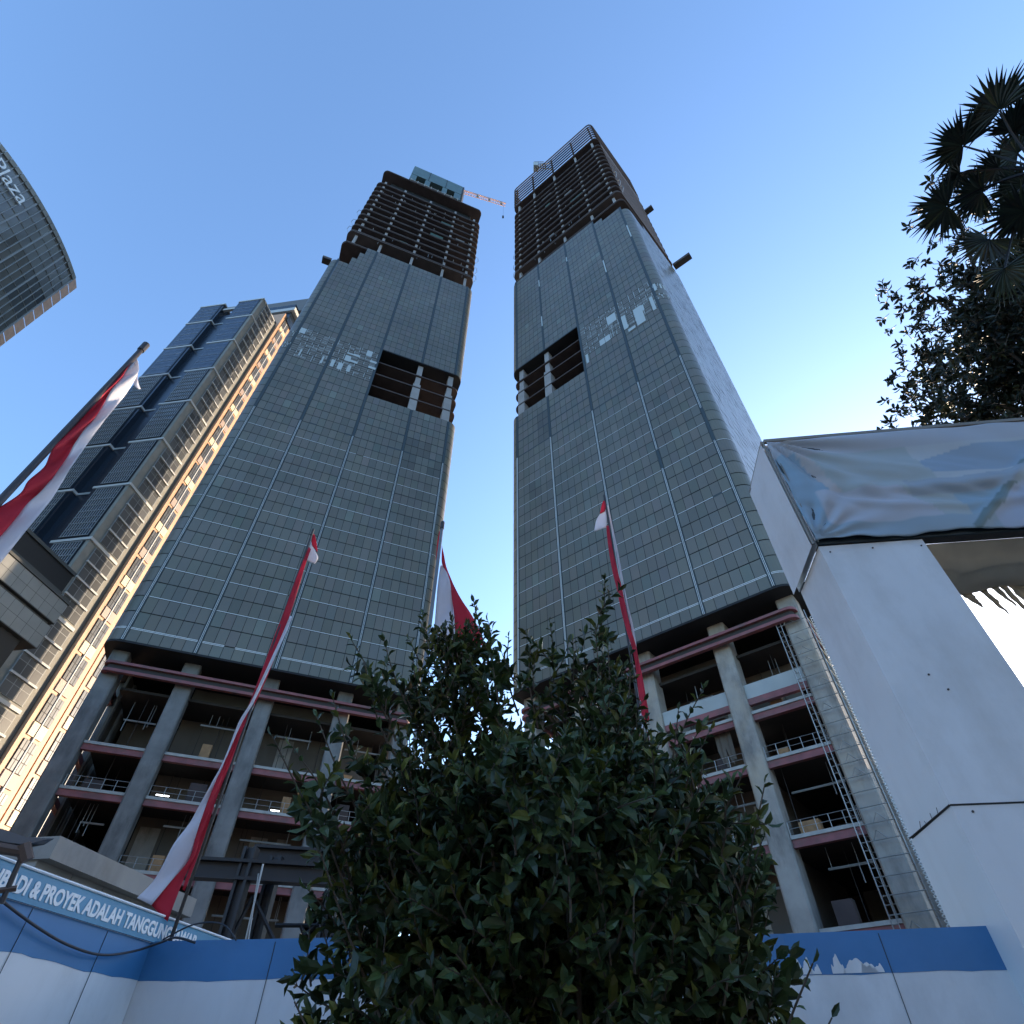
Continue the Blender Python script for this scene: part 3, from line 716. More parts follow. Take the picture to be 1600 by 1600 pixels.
part('pier', M['tile'], pod, lambda m: (m.box(-1.59, -.5, -4.2, -1.7, 26, 33.88), m.box(-1.59, -.7, -12, -9.6, 20, 33.88)))
def louv(m):
    m.box(-1.59, -1.2, -9.3, -4.5, 27.5, 33.0, 1)
    for k in range(16):
        ya = -9.2 + k * .3; m.box(-1.19, -1.0, ya, ya + .14, 27.6, 32.9, 0)
    m.box(-.99, -.85, -9.3, -4.5, 30.1, 30.35, 0)
part('louvre_window', [M['gstone'], M['dark']], pod, louv)
part('rooftop_block', [M['tile'], M['tile2']], pod, lambda m: (m.box(-12, -3.2, -7, 1, 39.71, 44.6, 0), m.box(-12, -3.0, -7.1, 1.1, 44.61, 45, 1), m.box(-12, -3.1, -7.05, 1.05, 41.9, 42.2, 1)))

# ------------------------------------------------------------------ plaza tower far left
pz = empty('curved_office_tower', 'curved glass office tower cut off at the left edge with Plaza lettering', 'building', (-116, 40, 0))
cc = Vector((-250, 50, 0)); RR = 136.5
def pzp(a_, off=0): return (-250 + 116 + (RR + off) * math.cos(a_) + .5 - 0, 50 + (RR + off) * math.sin(a_) - 40)
PR = 60.0
def pp(s_, off=0):      # s_: metres along the facade from the right corner (towards camera), convex arc of radius PR
    a_ = 0.22 - s_ / PR
    x = -113.9 - PR * math.cos(.22) * 1 + (PR + off) * math.cos(a_); y = 60.6 - PR * math.sin(.22) + (PR + off) * math.sin(a_)
    return Vector((x + 116, y - 40, 0))
ZT = 151.0
def pzf(m):
    rnd = random.Random(2)
    n_ = 36
    for k in range(n_):
        s0, s1 = k * 1.5, k * 1.5 + 1.5
        A, B = pp(s0), pp(s1)
        m.quad([B + Vector((0, 0, 0)), A + Vector((0, 0, 0)), A + Vector((0, 0, ZT)), B + Vector((0, 0, ZT))], 1)
        A, B = pp(s0 + .08, .12), pp(s1 - .08, .12)
        z_ = ZT - 1.7; r_ = 0
        while z_ > 60:
            tn = rnd.gauss(1, .12)
            blk = ((k // 5 + r_ // 3) % 3)
            base = (1.0, 1.0, 1.0) if (r_ < 3 or blk == 0) else ((.45, .45, .45) if blk == 1 else (.7, .65, .6))
            jt = [rnd.gauss(0, .02) for _ in range(4)]
            m.quad([B + Vector((jt[0], 0, z_ - 3.55)), A + Vector((jt[1], 0, z_ - 3.55)), A + Vector((jt[2], 0, z_ - .12)), B + Vector((jt[3], 0, z_ - .12))], 0, tuple(q * tn for q in base))
            z_ -= 3.7; r_ += 1
M['pzg'] = mat('plaza facade glass', (.19, .20, .195), .25, spec=.6, tint=True)
part('glass_facade', [M['pzg'], M['dark']], pz, pzf)
def pzfin(m):
    for k in range(0, 37):
        A = pp(k * 1.5, .12); wdt = .07 if k % 4 else .16
        m.box(A.x, A.x + .3, A.y - wdt, A.y + wdt, 60, ZT - 1.4)
    z_ = ZT - 1.7
    while z_ > 60:
        for k in range(36):
            A, B = pp(k * 1.5, .2), pp(k * 1.5 + 1.5, .2); m.tube([A + Vector((0, 0, z_)), B + Vector((0, 0, z_))], .09, 4)
        z_ -= 3.7
part('mullions', M['fr'], pz, pzfin)
def pzroof(m):
    for k in range(36):
        A, B = pp(k * 1.5, .5), pp(k * 1.5 + 1.42, .5); C, D = pp(k * 1.5, -.5), pp(k * 1.5 + 1.42, -.5)
        lo, hi = Vector((0, 0, ZT - 1.3)), Vector((0, 0, ZT + .1))
        m.quad([B + lo, A + lo, A + hi, B + hi], 0); m.quad([D + hi, B + hi, A + hi, C + hi], 0); m.quad([B + lo, D + lo, C + lo, A + lo], 0)
part('roof_coping', M['cream2'] if 'cream2' in M else M['gstone'], pz, pzroof)
def pzend(m):
    A = pp(0, .4)
    z_ = ZT
    while z_ > 60:
        m.quad([A + Vector((0, 0, z_ - 3.5)), A + Vector((-1.1, 2.6, z_ - 3.5)), A + Vector((-1.1, 2.6, z_)), A + Vector((0, 0, z_))], 0)
        z_ -= 3.7
    m.quad([A + Vector((-.1, -.1, 0)), A + Vector((-30, 11, 0)), A + Vector((-30, 11, ZT - .2)), A + Vector((-.1, -.1, ZT - .2))], 1)
part('stone_edge', [M['orange'], M['brown']], pz, pzend)

def textobj(s, size, mtl, name, parent, matw, ext=.01, sx=1.0, align='LEFT', bold=0.0):
    cu = bpy.data.curves.new(name, 'FONT'); cu.body = s; cu.size = size; cu.extrude = ext; cu.align_x = align; cu.offset = bold; cu.resolution_u = 4
    tmp = bpy.data.objects.new(name + '_tmp', cu); col.objects.link(tmp); bpy.context.view_layer.update()
    dg = bpy.context.evaluated_depsgraph_get(); me = bpy.data.meshes.new_from_object(tmp.evaluated_get(dg)); wd = tmp.dimensions.x
    bpy.data.objects.remove(tmp); me.materials.clear(); me.materials.append(mtl)
    o = bpy.data.objects.new(name, me); col.objects.link(o); o.parent = parent; o.matrix_local = matw @ Matrix.Diagonal((sx, 1, 1, 1))
    return o, wd
def frame_m(o, x, y, z=None):
    x = Vector(x).normalized(); y = Vector(y).normalized(); z = x.cross(y)
    m = Matrix((( x.x, y.x, z.x, o[0]), (x.y, y.y, z.y, o[1]), (x.z, y.z, z.z, o[2]), (0, 0, 0, 1))); return m
def s_at_px(px):     # arc length on the facade seen at this column near the roof
    best = min((abs((lambda q: CX + F * q[0] / q[1])(((pp(k * .1, .9).x - 116), (pp(k * .1, .9).y + 40) * math.cos(R(PITCH)) + (ZT - 5 - CAMH) * math.sin(R(PITCH)))) - px), k * .1) for k in range(500))
    return best[1]
s_end, s_beg = s_at_px(50), s_at_px(-8)
print('plaza text', s_beg, s_end)
sA = pp(s_beg, .9); sB = pp(s_end, .9)
textobj('Plaza', 5.6, M['signw'], 'roof_lettering', pz, frame_m((sA.x, sA.y, ZT - 7.2), (sB - sA), (0, 0, 1)), ext=.15, sx=(sB - sA).length / 13.6)

# ------------------------------------------------------------------ hoarding
HT = 2.8
hp = [Vector((-3.79, 7.42, 0)), Vector((-1.95, 7.23, 0)), Vector((0, 7.13, 0)), Vector((2.67, 7.04, 0)), Vector((4.56, 6.66, 0))]
hoard = empty('site_hoarding', 'white sheet hoarding with blue top band behind the shrub', 'fence', (0.3, 7.1, 0))
def strip_wall(m, pts, z0, z1, th, mi=0, wob=0, seed=1, off=0.0):
    rnd = random.Random(seed)
    P = []
    for i in range(len(pts) - 1):
        n_ = max(2, int((pts[i + 1] - pts[i]).length / .12))
        for k in range(n_): P.append(pts[i].lerp(pts[i + 1], k / n_))
    P.append(pts[-1])
    ph = rnd.uniform(0, 6); S = 0; zl = []; zh = []
    for i, p in enumerate(P):
        if i: S += (P[i] - P[i - 1]).length
        zl.append(z0 + wob * (math.sin(S * 5 + ph) * .4 + math.sin(S * 13 + ph) * .25 + math.sin(S * 31) * .15)); zh.append(z1)
    for i in range(len(P) - 1):
        d = (P[i + 1] - P[i]).normalized(); n_ = Vector((d.y, -d.x, 0))
        f0, f1 = P[i] + n_ * off, P[i + 1] + n_ * off; b0, b1 = f0 - n_ * th, f1 - n_ * th
        q = lambda p, z: Vector((p.x, p.y, z))
        m.quad([q(f0, zl[i]), q(f1, zl[i + 1]), q(f1, zh[i + 1]), q(f0, zh[i])], mi)
        m.quad([q(b1, zl[i + 1]), q(b0, zl[i]), q(b0, zh[i]), q(b1, zh[i + 1])], mi)
        m.quad([q(f0, zh[i]), q(f1, zh[i + 1]), q(b1, zh[i + 1]), q(b0, zh[i])], mi)
        m.quad([q(f1, zl[i + 1]), q(f0, zl[i]), q(b0, zl[i]), q(b1, zl[i + 1])], mi)
h0 = Vector(hoard.location); hl = [p - Vector((h0.x, h0.y, 0)) for p in hp]
part('white_sheet', M['hoardw'], hoard, lambda m: strip_wall(m, hl, 0, HT - .005, .03))
part('blue_band', M['hoardb'], hoard, lambda m: strip_wall(m, hl, HT - .325, HT + .005, .036, wob=.012, off=.003))
for k, (i, f_) in enumerate(((0, .72), (1, .35), (2, .3), (2, .75), (3, .45))):
    p = hl[i].lerp(hl[i + 1], f_); d = (hl[i + 1] - hl[i]).normalized(); n_ = Vector((d.y, -d.x, 0))
    part('sheet_joint', M['fin'], hoard, lambda m: m.tube([p + n_ * .006 + Vector((0, 0, .1)), p + n_ * .006 + d * .02 + Vector((0, 0, HT - .02))], .0035, 4))
def peel(m):
    rnd = random.Random(12)
    d = (hl[4] - hl[3]).normalized(); n_ = Vector((d.y, -d.x, 0))
    for (s_, w_, h_) in ((.02, .16, .16), (.16, .1, .08), (.36, .12, .17), (.46, .3, .13), (.62, .2, .09)):
        base = hl[3] + d * s_; poly = []
        N_ = 26
        top_ = [(w_ * k / N_, h_ * (.62 + .25 * math.sin(k * .33 + s_ * 9) + .08 * math.sin(k * .8 + s_ * 20)) * min(1, (k + .6) / 3, (N_ - k + .6) / 3) + rnd.uniform(-.004, .004)) for k in range(N_ + 1)]
        for k in range(N_):
            A = base + d * top_[k][0] + n_ * .007; B = base + d * top_[k + 1][0] + n_ * .007; z_ = HT - .318
            m.quad([A + Vector((0, 0, z_)), B + Vector((0, 0, z_)), B + Vector((0, 0, z_ + top_[k + 1][1])), A + Vector((0, 0, z_ + top_[k][1]))])
part('peeled_patch', M['hoardw'], hoard, peel)
# left return wall
la = R(12.0); ld = Vector((math.sin(la), math.cos(la), 0)); lp0 = Vector((-4.13, 5.77, 0))
lw = empty('side_hoarding', 'white hoarding wall with blue band along the left edge under the lettered board', 'fence', lp0)
la0, la1 = ld * -5.5, ld * 1.68
lw_pts = [la0, ld * -2.7, ld * .2, la1]
part('white_sheet', M['hoardw'], lw, lambda m: strip_wall(m, lw_pts, 0, 2.785, .03))
part('blue_band', M['hoardb2'] if 'hoardb2' in M else M['hoardb'], lw, lambda m: strip_wall(m, lw_pts, 2.475, 2.79, .036, wob=.02, seed=5, off=.003))
for s_ in (-1.6, -.18 + .25, 1.0):
    part('sheet_joint', M['fin'], lw, lambda m: m.tube([ld * s_ + Vector((ld.y * .006, -ld.x * .006, .1)), ld * (s_ + .02) + Vector((ld.y * .006, -ld.x * .006, 2.78))], .003, 4))
# sign board
sg = empty('lettered_board', 'long light blue safety board with white capital letters on the left hoarding', 'sign', lp0 + Vector((0, 0, 2.79)))
nrm = Vector((ld.y, -ld.x, 0))
def signf(m):
    a_ = ld * -5.5; b_ = ld * 4.6; o_ = nrm * .03
    z0, z1 = 0.003, .235
    q = lambda p, z: p + Vector((0, 0, z))
    m.quad([q(a_ + o_, z0), q(b_ + o_, z0), q(b_ + o_, z1), q(a_ + o_, z1)], 0); m.quad([q(b_, z0), q(a_, z0), q(a_, z1), q(b_, z1)], 0)
    m.quad([q(a_ + o_, z1), q(b_ + o_, z1), q(b_, z1), q(a_, z1)], 1); m.quad([q(a_, z0), q(b_, z0), q(b_ + o_, z0), q(a_ + o_, z0)], 0)
part('board', [M['signb'], M['signw']], sg, signf)
part('border', M['signw'], sg, lambda m: m.tube([ld * -5.5 + nrm * .035 + Vector((0, 0, .232)), ld * 4.6 + nrm * .035 + Vector((0, 0, .232))], .012, 6))
def ypos(y): return (y - lp0.y) / ld.y
s1_, s2_ = ypos(5.84), ypos(7.60)
o_, wd = textobj('PROYEK ADALAH TANGGUNG JAWAB', .165, M['signw'], 'lettering', sg, frame_m(ld * s1_ + nrm * .034 + Vector((0, 0, .05)), ld, (0, 0, 1)), ext=.003, bold=.006)
# width of the part up to TANGGUNG relative to whole
_, wfull = textobj('PROYEK ADALAH TANGGUNG', .165, M['signw'], 'lettering', sg, Matrix.Identity(4)); bpy.data.objects.remove(_)
k_ = (s2_ - s1_) / wfull
o_.matrix_local = frame_m(ld * s1_ + nrm * .034 + Vector((0, 0, .05)), ld, (0, 0, 1)) @ Matrix.Diagonal((k_, 1, 1, 1))
_, wl2 = textobj('KESELAMATAN PRIBADI & ', .165, M['signw'], 'lettering', sg, Matrix.Identity(4)); bpy.data.objects.remove(_)
o2, _ = textobj('KESELAMATAN PRIBADI &', .165, M['signw'], 'lettering', sg, frame_m(ld * (s1_ - wl2 * k_ - .04) + nrm * .034 + Vector((0, 0, .05)), ld, (0, 0, 1)), ext=.003, sx=k_, bold=.006)

# cable drooping along the left wall
cb = MB(); pts = []
for (u, v) in ((-60, 1350), (0, 1405), (60, 1450), (110, 1478), (160, 1492), (210, 1486), (250, 1473), (275, 1465), (305, 1473)):
    d = ray(u, v); s_ = nrm.dot(lp0 + nrm * .06 - Vector((0, 0, CAMH))) / nrm.dot(d); 
    if u > 240: s_ = Vector((0, 7.2, 0)).y / d.y
    pts.append(Vector((0, 0, CAMH)) + d * s_)
def smoothp(P, n=6):
    out = []
    for i in range(len(P) - 1):
        p0 = P[max(i - 1, 0)]; p1 = P[i]; p2 = P[i + 1]; p3 = P[min(i + 2, len(P) - 1)]
        for k in range(n):
            t = k / n; out.append(.5 * ((2 * p1) + (p2 - p0) * t + (2 * p0 - 5 * p1 + 4 * p2 - p3) * t * t + (3 * p1 - p0 - 3 * p2 + p3) * t ** 3))
    out.append(P[-1]); return out
cb.tube(smoothp(pts), .011, 6); tag(cb.build('hanging_cable', M['cable'], None, True), 'dark blue cable drooping across the left hoarding wall', 'cable')
cb = MB(); cb.tube(smoothp([Vector((-3.62, 7.3, 2.80)), Vector((-3.35, 7.3, 2.93)), Vector((-3.05, 7.28, 2.93)), Vector((-2.85, 7.27, 2.79))]), .008, 6)
tag(cb.build('cable_loop', M['cable'], None, True), 'small loop of dark cable over the hoarding corner', 'cable')
# bracket with scrap canvas at far left
br = empty('awning_bracket', 'dark pipe bracket carrying a sagging grey canvas edge at the far left', 'bracket', at_plane(5, 1410, -35, 5.9))
def wq(u, v, D=5.9, az=-35): return at_plane(u, v, az, D) - Vector(br.location)
part('upright_pipe', M['pole'], br, lambda m: m.tube([wq(2, 1412), wq(20, 1370), wq(36, 1335)], .018, 6))
part('cross_pipe', M['creamp'], br, lambda m: (m.tube([wq(-40, 1318), wq(40, 1332)], .035, 8), m.tube([wq(36, 1320), wq(42, 1345)], .045, 8), m.tube([wq(-5, 1392), wq(26, 1388)], .02, 6)))
def canv(m):
    a_ = [(-60, 1290), (-20, 1288), (10, 1297), (40, 1308), (85, 1310)]; b_ = [(-60, 1312), (-20, 1310), (10, 1316), (40, 1320), (60, 1314)]
    for i in range(4):
        p = [wq(*a_[i]), wq(*a_[i + 1]), wq(*b_[i + 1]), wq(*b_[i])]; m.quad(p); m.quad([q + Vector((0, 0, .012)) + Vector((-.2, .2, 0)) for q in p])
        m.quad([p[0], p[1], p[1] + Vector((-.2, .2, .012)), p[0] + Vector((-.2, .2, .012))])
part('canvas_edge', M['bone'], br, canv)
# concrete structure behind the sign
cs_ = empty('precast_wall', 'weathered concrete wall with cap beam rising behind the lettered board', 'wall', (-7.6, 10.6, 0), 0)
def pcw(u, v): return at_dist(u, v, 1)
dA = at_dist(88, 1308, 13.0); dB = at_dist(298, 1404, 16.2)
dv = Vector((dB.x - dA.x, dB.y - dA.y, 0)); LL = dv.length; dv.normalize()
cs_.location = (dA.x, dA.y, 0); cs_.rotation_euler = (0, 0, math.atan2(dv.y, dv.x))
part('wall_slab', M['conc2'] if 'conc2' in M else M['edge'], cs_, lambda m: [m.box(k * LL / 5 + (.0 if k == 0 else .015), (k + 1) * LL / 5, .12, .5, 0, dA.z - .33) for k in range(5)])
part('cap_beam', M['conc'], cs_, lambda m: m.box(-.05, LL + .05, -.12, .75, dA.z - .329, dA.z))
part('end_wall', M['edge'], cs_, lambda m: (m.box(-.02, .35, .51, 5.5, 0, dA.z - .5), m.box(-.1, .2, .8, 5.5, dA.z - .499, dA.z - .25)))
# black steel portal
st = empty('steel_gantry', 'black steel portal frame behind the hoarding left of the shrub', 'gantry', (-6.5, 20, 0))
def sp(u, v, D=19.5): return at_plane(u, v, -12, D) - Vector(st.location)
def colseg(u, v, ht, w_, D):
    p = sp(u, v, D); return p
for (u, D) in ((372, 19.5), (418, 20.3), (520, 19.5)):
    p = sp(u, 1400, D)
    part('steel_column', M['dsteel'], st, lambda m: (m.box(p.x - .17, p.x - .09, p.y - .17, p.y + .17, 0, 6.75), m.box(p.x + .09, p.x + .17, p.y - .17, p.y + .17, 0, 6.75), m.box(p.x - .09, p.x + .09, p.y - .04, p.y + .04, 0, 6.75)))
pa_, pb_, pc_ = sp(285, 1362), sp(410, 1372), sp(560, 1385)
def beamf(m, A, B, h):
    d = (B - A); d.z = 0; L_ = d.length; d.normalize(); q = Vector((-d.y, d.x, 0))
    for (h0_, h1_, w_) in ((0, .08, .2), (.08, h - .08, .05), (h - .08, h, .2)):
        p = [A - q * w_, B - q * w_, B + q * w_, A + q * w_]
        m.prism([(v_.x, v_.y) for v_ in p], A.z + h0_, A.z + h1_)
for (u0, v0, u1, D, h) in ((283, 1372, 560, 19.5, .5), (392, 1348, 560, 20.4, .45)):
    A = sp(u0, v0, D); B = sp(u1, v0, D); B.z = A.z
    part('steel_beam', M['dsteel'], st, lambda m: beamf(m, A, B, h))
def brace(m):
    for (u, v, u2, v2) in ((355, 1478, 395, 1400), (395, 1400, 432, 1478), (460, 1475, 500, 1440), (500, 1440, 530, 1475), (430, 1446, 540, 1446), (480, 1475, 470, 1446), (505, 1400, 540, 1350)):
        m.tube([sp(u, v), sp(u2, v2)], .05, 4)
part('brace', M['dsteel'], st, brace)
part('hoist_chain', M['rail'], st, lambda m: (m.tube([sp(411, 1350, 19.0), sp(384, 1468, 19.0)], .025, 5), m.tube([sp(404, 1365, 19.0), sp(388, 1468, 19.0)], .02, 5)))

# ------------------------------------------------------------------ gate structure at right
gb = R(6.2); G = Vector((4.45, 6.26, 0)); gx = Vector((math.cos(gb), -math.sin(gb), 0)); gy = Vector((math.sin(gb), math.cos(gb), 0))
gt = empty('site_gate', 'tall white clad gate post and header with torn tarpaulin at the right', 'gate', G, -gb)
H1, H2 = 7.34, 9.74
def cladcol(m):
    m.box(0, 1.45, 0, 1.09, 0, 3.74); m.box(0, 1.45, -.0, 1.09, 3.76, H1 - .02)
    m.box(.01, 1.44, .012, 1.08, 3.735, 3.765, 1)
part('clad_post', [M['gate'], M['fin']], gt, cladcol)
def gap_(m):
    m.tube([(0, -.01, 3.75), (1.45, -.01, 3.752)], .006, 4); m.tube([(-.01, 0, 3.75), (-.01, 1.09, 3.76)], .009, 4)
    rnd = random.Random(3)
    for k in range(9):
        if k % 2: m.tube([(-.008, .2 + k * .08, 3.76), (-.008, .2 + k * .08 + rnd.uniform(-.05, .05), 3.76 + rnd.uniform(.03, .07))], .003, 4)
    for (x, z_) in ((.18, 3.68), (.95, 3.68), (.5, 5.2), (.12, 7.2), (.72, 7.22), (1.38, 7.2), (.25, 2.6), (.27, 2.7), (.62, 5.0)): m.tube([(x, -.012, z_), (x, .01, z_)], .012, 6)
part('sheet_seam', M['pole'], gt, gap_)
HX = 9.0
part('header_frame', M['pole'], gt, lambda m: (m.box(.0, HX, .0, .14, H1, H1 + .10), m.box(.02, HX, 1.0, 1.09, H1 - .02, H1 + .12), m.box(0.02, HX, .06, .14, H2 - .12, H2 - .04), [m.box(x, x + .07, .141, .99, H1 + .02, H1 + .08) for x in (.1, 1.5, 3, 4.5, 6, 7.5)], m.box(1.46, HX, 1.092, 1.12, H1 - .05, H1 + .2)))
def sidef(m):
    # side cladding of the header, slightly bowed
    n_ = 8
    for i in range(n_):
        for j in range(n_):
            def q(a_, b_): return Vector((-.03 - .05 * math.sin(a_ * math.pi) * math.sin(b_ * math.pi) - .07, -.02 + a_ * 1.16, H1 - .02 + b_ * (H2 - H1 + .04)))
            m.quad([q((i + 1) / n_, j / n_), q(i / n_, j / n_), q(i / n_, (j + 1) / n_), q((i + 1) / n_, (j + 1) / n_)])
    m.box(-.02, 0.0, 0, 1.1, H1, H2)
part('backing_board', M['fin'], gt, lambda m: m.box(.0, HX, -.03, -.002, H1 + .0, H2 - .02))
part('side_sheet', M['gate'], gt, sidef, True)
part('top_edge', M['gstone'], gt, lambda m: (m.box(-.05, HX, -.08, -.02, H2 + .0, H2 + .07), m.box(-.1, -.051, -.05, 1.15, H2 - .02, H2 + .05), m.tube([(-.07, -.04, H1), (-.07, -.04, H2)], .02, 6), m.tube([(.0, -.06, H1 + .02), (.06, -.03, H2 - .1)], .012, 6)))
# tarpaulin
def tarpf(m):
    NX, NZ = 230, 60
    W_ = HX
    def ht(u, v):     # u metres, v 0 bottom..1 top
        d = 0
        rr_ = math.hypot(u, (1 - v) * 2.4) + .01; th = math.atan2((1 - v) * 2.4, u + .01)
        d += .07 * math.sin(th * 16) * math.exp(-rr_ * .55) * min(1, rr_ * 3)
        rb = math.hypot(u, v * 2.4) + .01; tb = math.atan2(v * 2.4, u + .01)
        d += .05 * math.sin(tb * 18 + 1) * math.exp(-rb * 1.3) * min(1, rb * 4)
        sag = .55 - .16 * math.sin(min(u, 4.4) / 4.4 * math.pi)
        dv_ = v - sag
        d += .07 * math.exp(-(dv_ / .055) ** 2) * min(1, u / 1.5) + .045 * math.exp(-((dv_ + .13 + .02 * u) / .04) ** 2) * min(1, u / 1.0)
        d += .015 * math.sin(u * 3.1 + v * 15 + 2 * math.sin(u * 1.7)) + .010 * math.sin(u * 11 + v * 31 + math.sin(v * 20) * 2) * math.exp(-((v - .45) / .22) ** 2) * (1 if u < 3 else .4)
        l2 = v - (u - 2.2) * .38
        d += .06 * math.exp(-(l2 / .05) ** 2) * (1 if 2.1 < u < 4.8 else 0) * min(1, max(0, (u - 2.1) * 3))
        return d
    grey = (.40, .44, .46); blue = (.27, .38, .45); pink = (.47, .45, .44); pale = (.46, .49, .50); teal = (.20, .36, .40)
    def colr(u, v):
        c = pale
        if u < .65 + (1 - v) * .1 and u < .22 + (1 - v) * .6: c = (.26, .37, .45)
        elif u < .34 + (1 - v) * .75: c = pink
        elif u < 2.0 + (v * -.9 + .35) * .35 + .25: c = (.38, .43, .43)
        elif v < .36 and u > 1.7 + (.4 - v): c = blue
        elif .52 < v < .85 and u > 1.7 and v < .55 + .25 * math.sin((u - 1.6) * .8): c = (.28, .36, .44)
        if v < .42 and u > .35 and u < 2.1 - v * 1.2: c = (.44, .46, .50)
        if v < .12: c = (.29, .37, .42)
        l2 = v - (u - 2.2) * .38
        if abs(l2) < .035 and u > 2.2: c = (.15, .21, .21)
        if l2 < -.035 and u > 2.6: c = (.38, .42, .50)
        if v > .82: c = (.43, .45, .48)
        if abs(v - (.55 - .16 * math.sin(min(u, 4.4) / 4.4 * math.pi))) < .07 and u > 1.7: c = (.32, .37, .41)
        return c
    pts = {}
    for i in range(NX + 1):
        for j in range(NZ + 1):
            u = W_ * (i / NX); v = j / NZ
            z_ = H1 + .03 + v * (H2 - H1 - .06) + (.02 * math.sin(u * 4) + .012 * math.sin(u * 13)) * (1 - v)
            pts[i, j] = Vector((u - .03, -.08 - ht(u, v), z_))
    for i in range(NX):
        for j in range(NZ):
            u = W_ * i / NX; v = j / NZ; du = W_ / NX; dv_ = 1 / NZ
            m.quad([pts[i, j], pts[i + 1, j], pts[i + 1, j + 1], pts[i, j + 1]], 0, [colr(u, v), colr(u + du, v), colr(u + du, v + dv_), colr(u, v + dv_)])
o = part('tarpaulin', M['tarp'], gt, tarpf, True)
me = o.data
import bmesh
bmm = bmesh.new(); bmm.from_mesh(me); bmesh.ops.remove_doubles(bmm, verts=bmm.verts, dist=1e-5); bmm.to_mesh(me); bmm.free()
sm = o.modifiers.new('thick', 'SOLIDIFY'); sm.thickness = .006; sm.offset = 0
# torn underside cloth
def ragf(m):
    NX, NY = 120, 26; P = {}
    for i in range(NX + 1):
        for j in range(NY + 1):
            u = 1.52 + (HX - 1.52) * i / NX; s_ = j / NY
            ln = .55 + .38 * min(1, (u - 1.5) / .6)
            if u < 1.75: ln = .25 + (u - 1.52) * 1.6
            y = .12 + ln * s_ * 1.02
            z_ = H1 - .02 - .12 * math.sin(s_ * math.pi * .9) - .05 * math.sin(u * 5 - s_ * 4) * s_ - .07 * math.exp(-((s_ - .45 + (u - 1.5) * .1) / .08) ** 2) - .18 * s_ * (1 if u > 2 else .4) - .03 * math.sin((s_ * 9 - u * 1.5)) * s_
            P[i, j] = Vector((u, y, z_))
    for i in range(NX):
        for j in range(NY):
            m.quad([P[i, j + 1], P[i + 1, j + 1], P[i + 1, j], P[i, j]])
    rnd = random.Random(8)     # ragged strips along the free edge
    i = 6
    while i < NX - 3:
        w_ = rnd.choice([1, 2, 2, 3]); L_ = rnd.choice([.1, .16, .45, .7, .35, .25]); 
        A = P[i, NY]; B = P[min(i + w_, NX), NY]; n_ = 9; prev = (A, B)
        for k in range(1, n_ + 1):
            f_ = k / n_; sh = (1 - f_ ** 1.5) * .9 + .1 if k < n_ else .05
            c_ = (A + B) / 2 + Vector((.15 * f_ + rnd.uniform(-.015, .015), .05 * f_, -L_ * f_)); hw = (B - A) / 2 * sh * rnd.uniform(.7, 1.1)
            cur = (c_ - hw, c_ + hw); m.quad([prev[0], prev[1], cur[1], cur[0]]); prev = cur
        i += w_ + rnd.choice([0, 1, 2])
o = part('torn_cloth', M['rag'], gt, ragf, True)
bmm = bmesh.new(); bmm.from_mesh(o.data); bmesh.ops.remove_doubles(bmm, verts=bmm.verts, dist=1e-5); bmm.to_mesh(o.data); bmm.free()
sm = o.modifiers.new('thick', 'SOLIDIFY'); sm.thickness = .004

# ------------------------------------------------------------------ flags
def interp(P, n):
    V = [Vector((p[0], p[1], 0)) for p in P]; S = smoothp(V, n); return [(q.x, q.y) for q in S]
def ribbon(name, mt, parent, Lp, Rp, az, D, amp=.05, ph=0, n=4, base=0):
    Ls, Rs = interp(Lp, n), interp(Rp, n); m = MB(); K = 5; o0 = Vector(parent.location); rows = []
    for i, (l, r_) in enumerate(zip(Ls, Rs)):
        row = []
        for k in range(K + 1):
            u = l[0] + (r_[0] - l[0]) * k / K; v = l[1] + (r_[1] - l[1]) * k / K
            dd = D + base + amp * math.sin(i * .45 + ph + k * .5) * (.4 + .6 * k / K)
            row.append(at_plane(u, v, az, dd) - o0)
        rows.append(row)
    idx = []
    for row in rows:
        b = len(m.v); m.v += [tuple(p) for p in row]; idx.append(b)
    for i in range(len(rows) - 1):
        for k in range(K):
            m.f.append((idx[i] + k, idx[i] + k + 1, idx[i + 1] + k + 1, idx[i + 1] + k)); m.m.append(0); m.c.append(None)
    o = m.build(name, mt, parent, True); s_ = o.modifiers.new('thick', 'SOLIDIFY'); s_.thickness = .004
    return o
def pole(u, v, az, D, r0, mt, label, ztop=None):
    top_ = at_plane(u, v, az, D); e = empty('flagpole', label, 'flagpole', (top_.x, top_.y, 0))
    part('shaft', mt, e, lambda m: m.tube([(0, 0, 0), (0, 0, top_.z * .5), (0, 0, top_.z)], r0, 10, r1=r0 * .8), True)
    part('tip_cap', M['pole'], e, lambda m: m.tube([(0, 0, top_.z - .12), (0, 0, top_.z + .03)], r0 * 1.08, 10))
    return top_
Z = lambda x0, y0, s, L_: [(x0 + a / s, y0 + b / s) for a, b in L_]
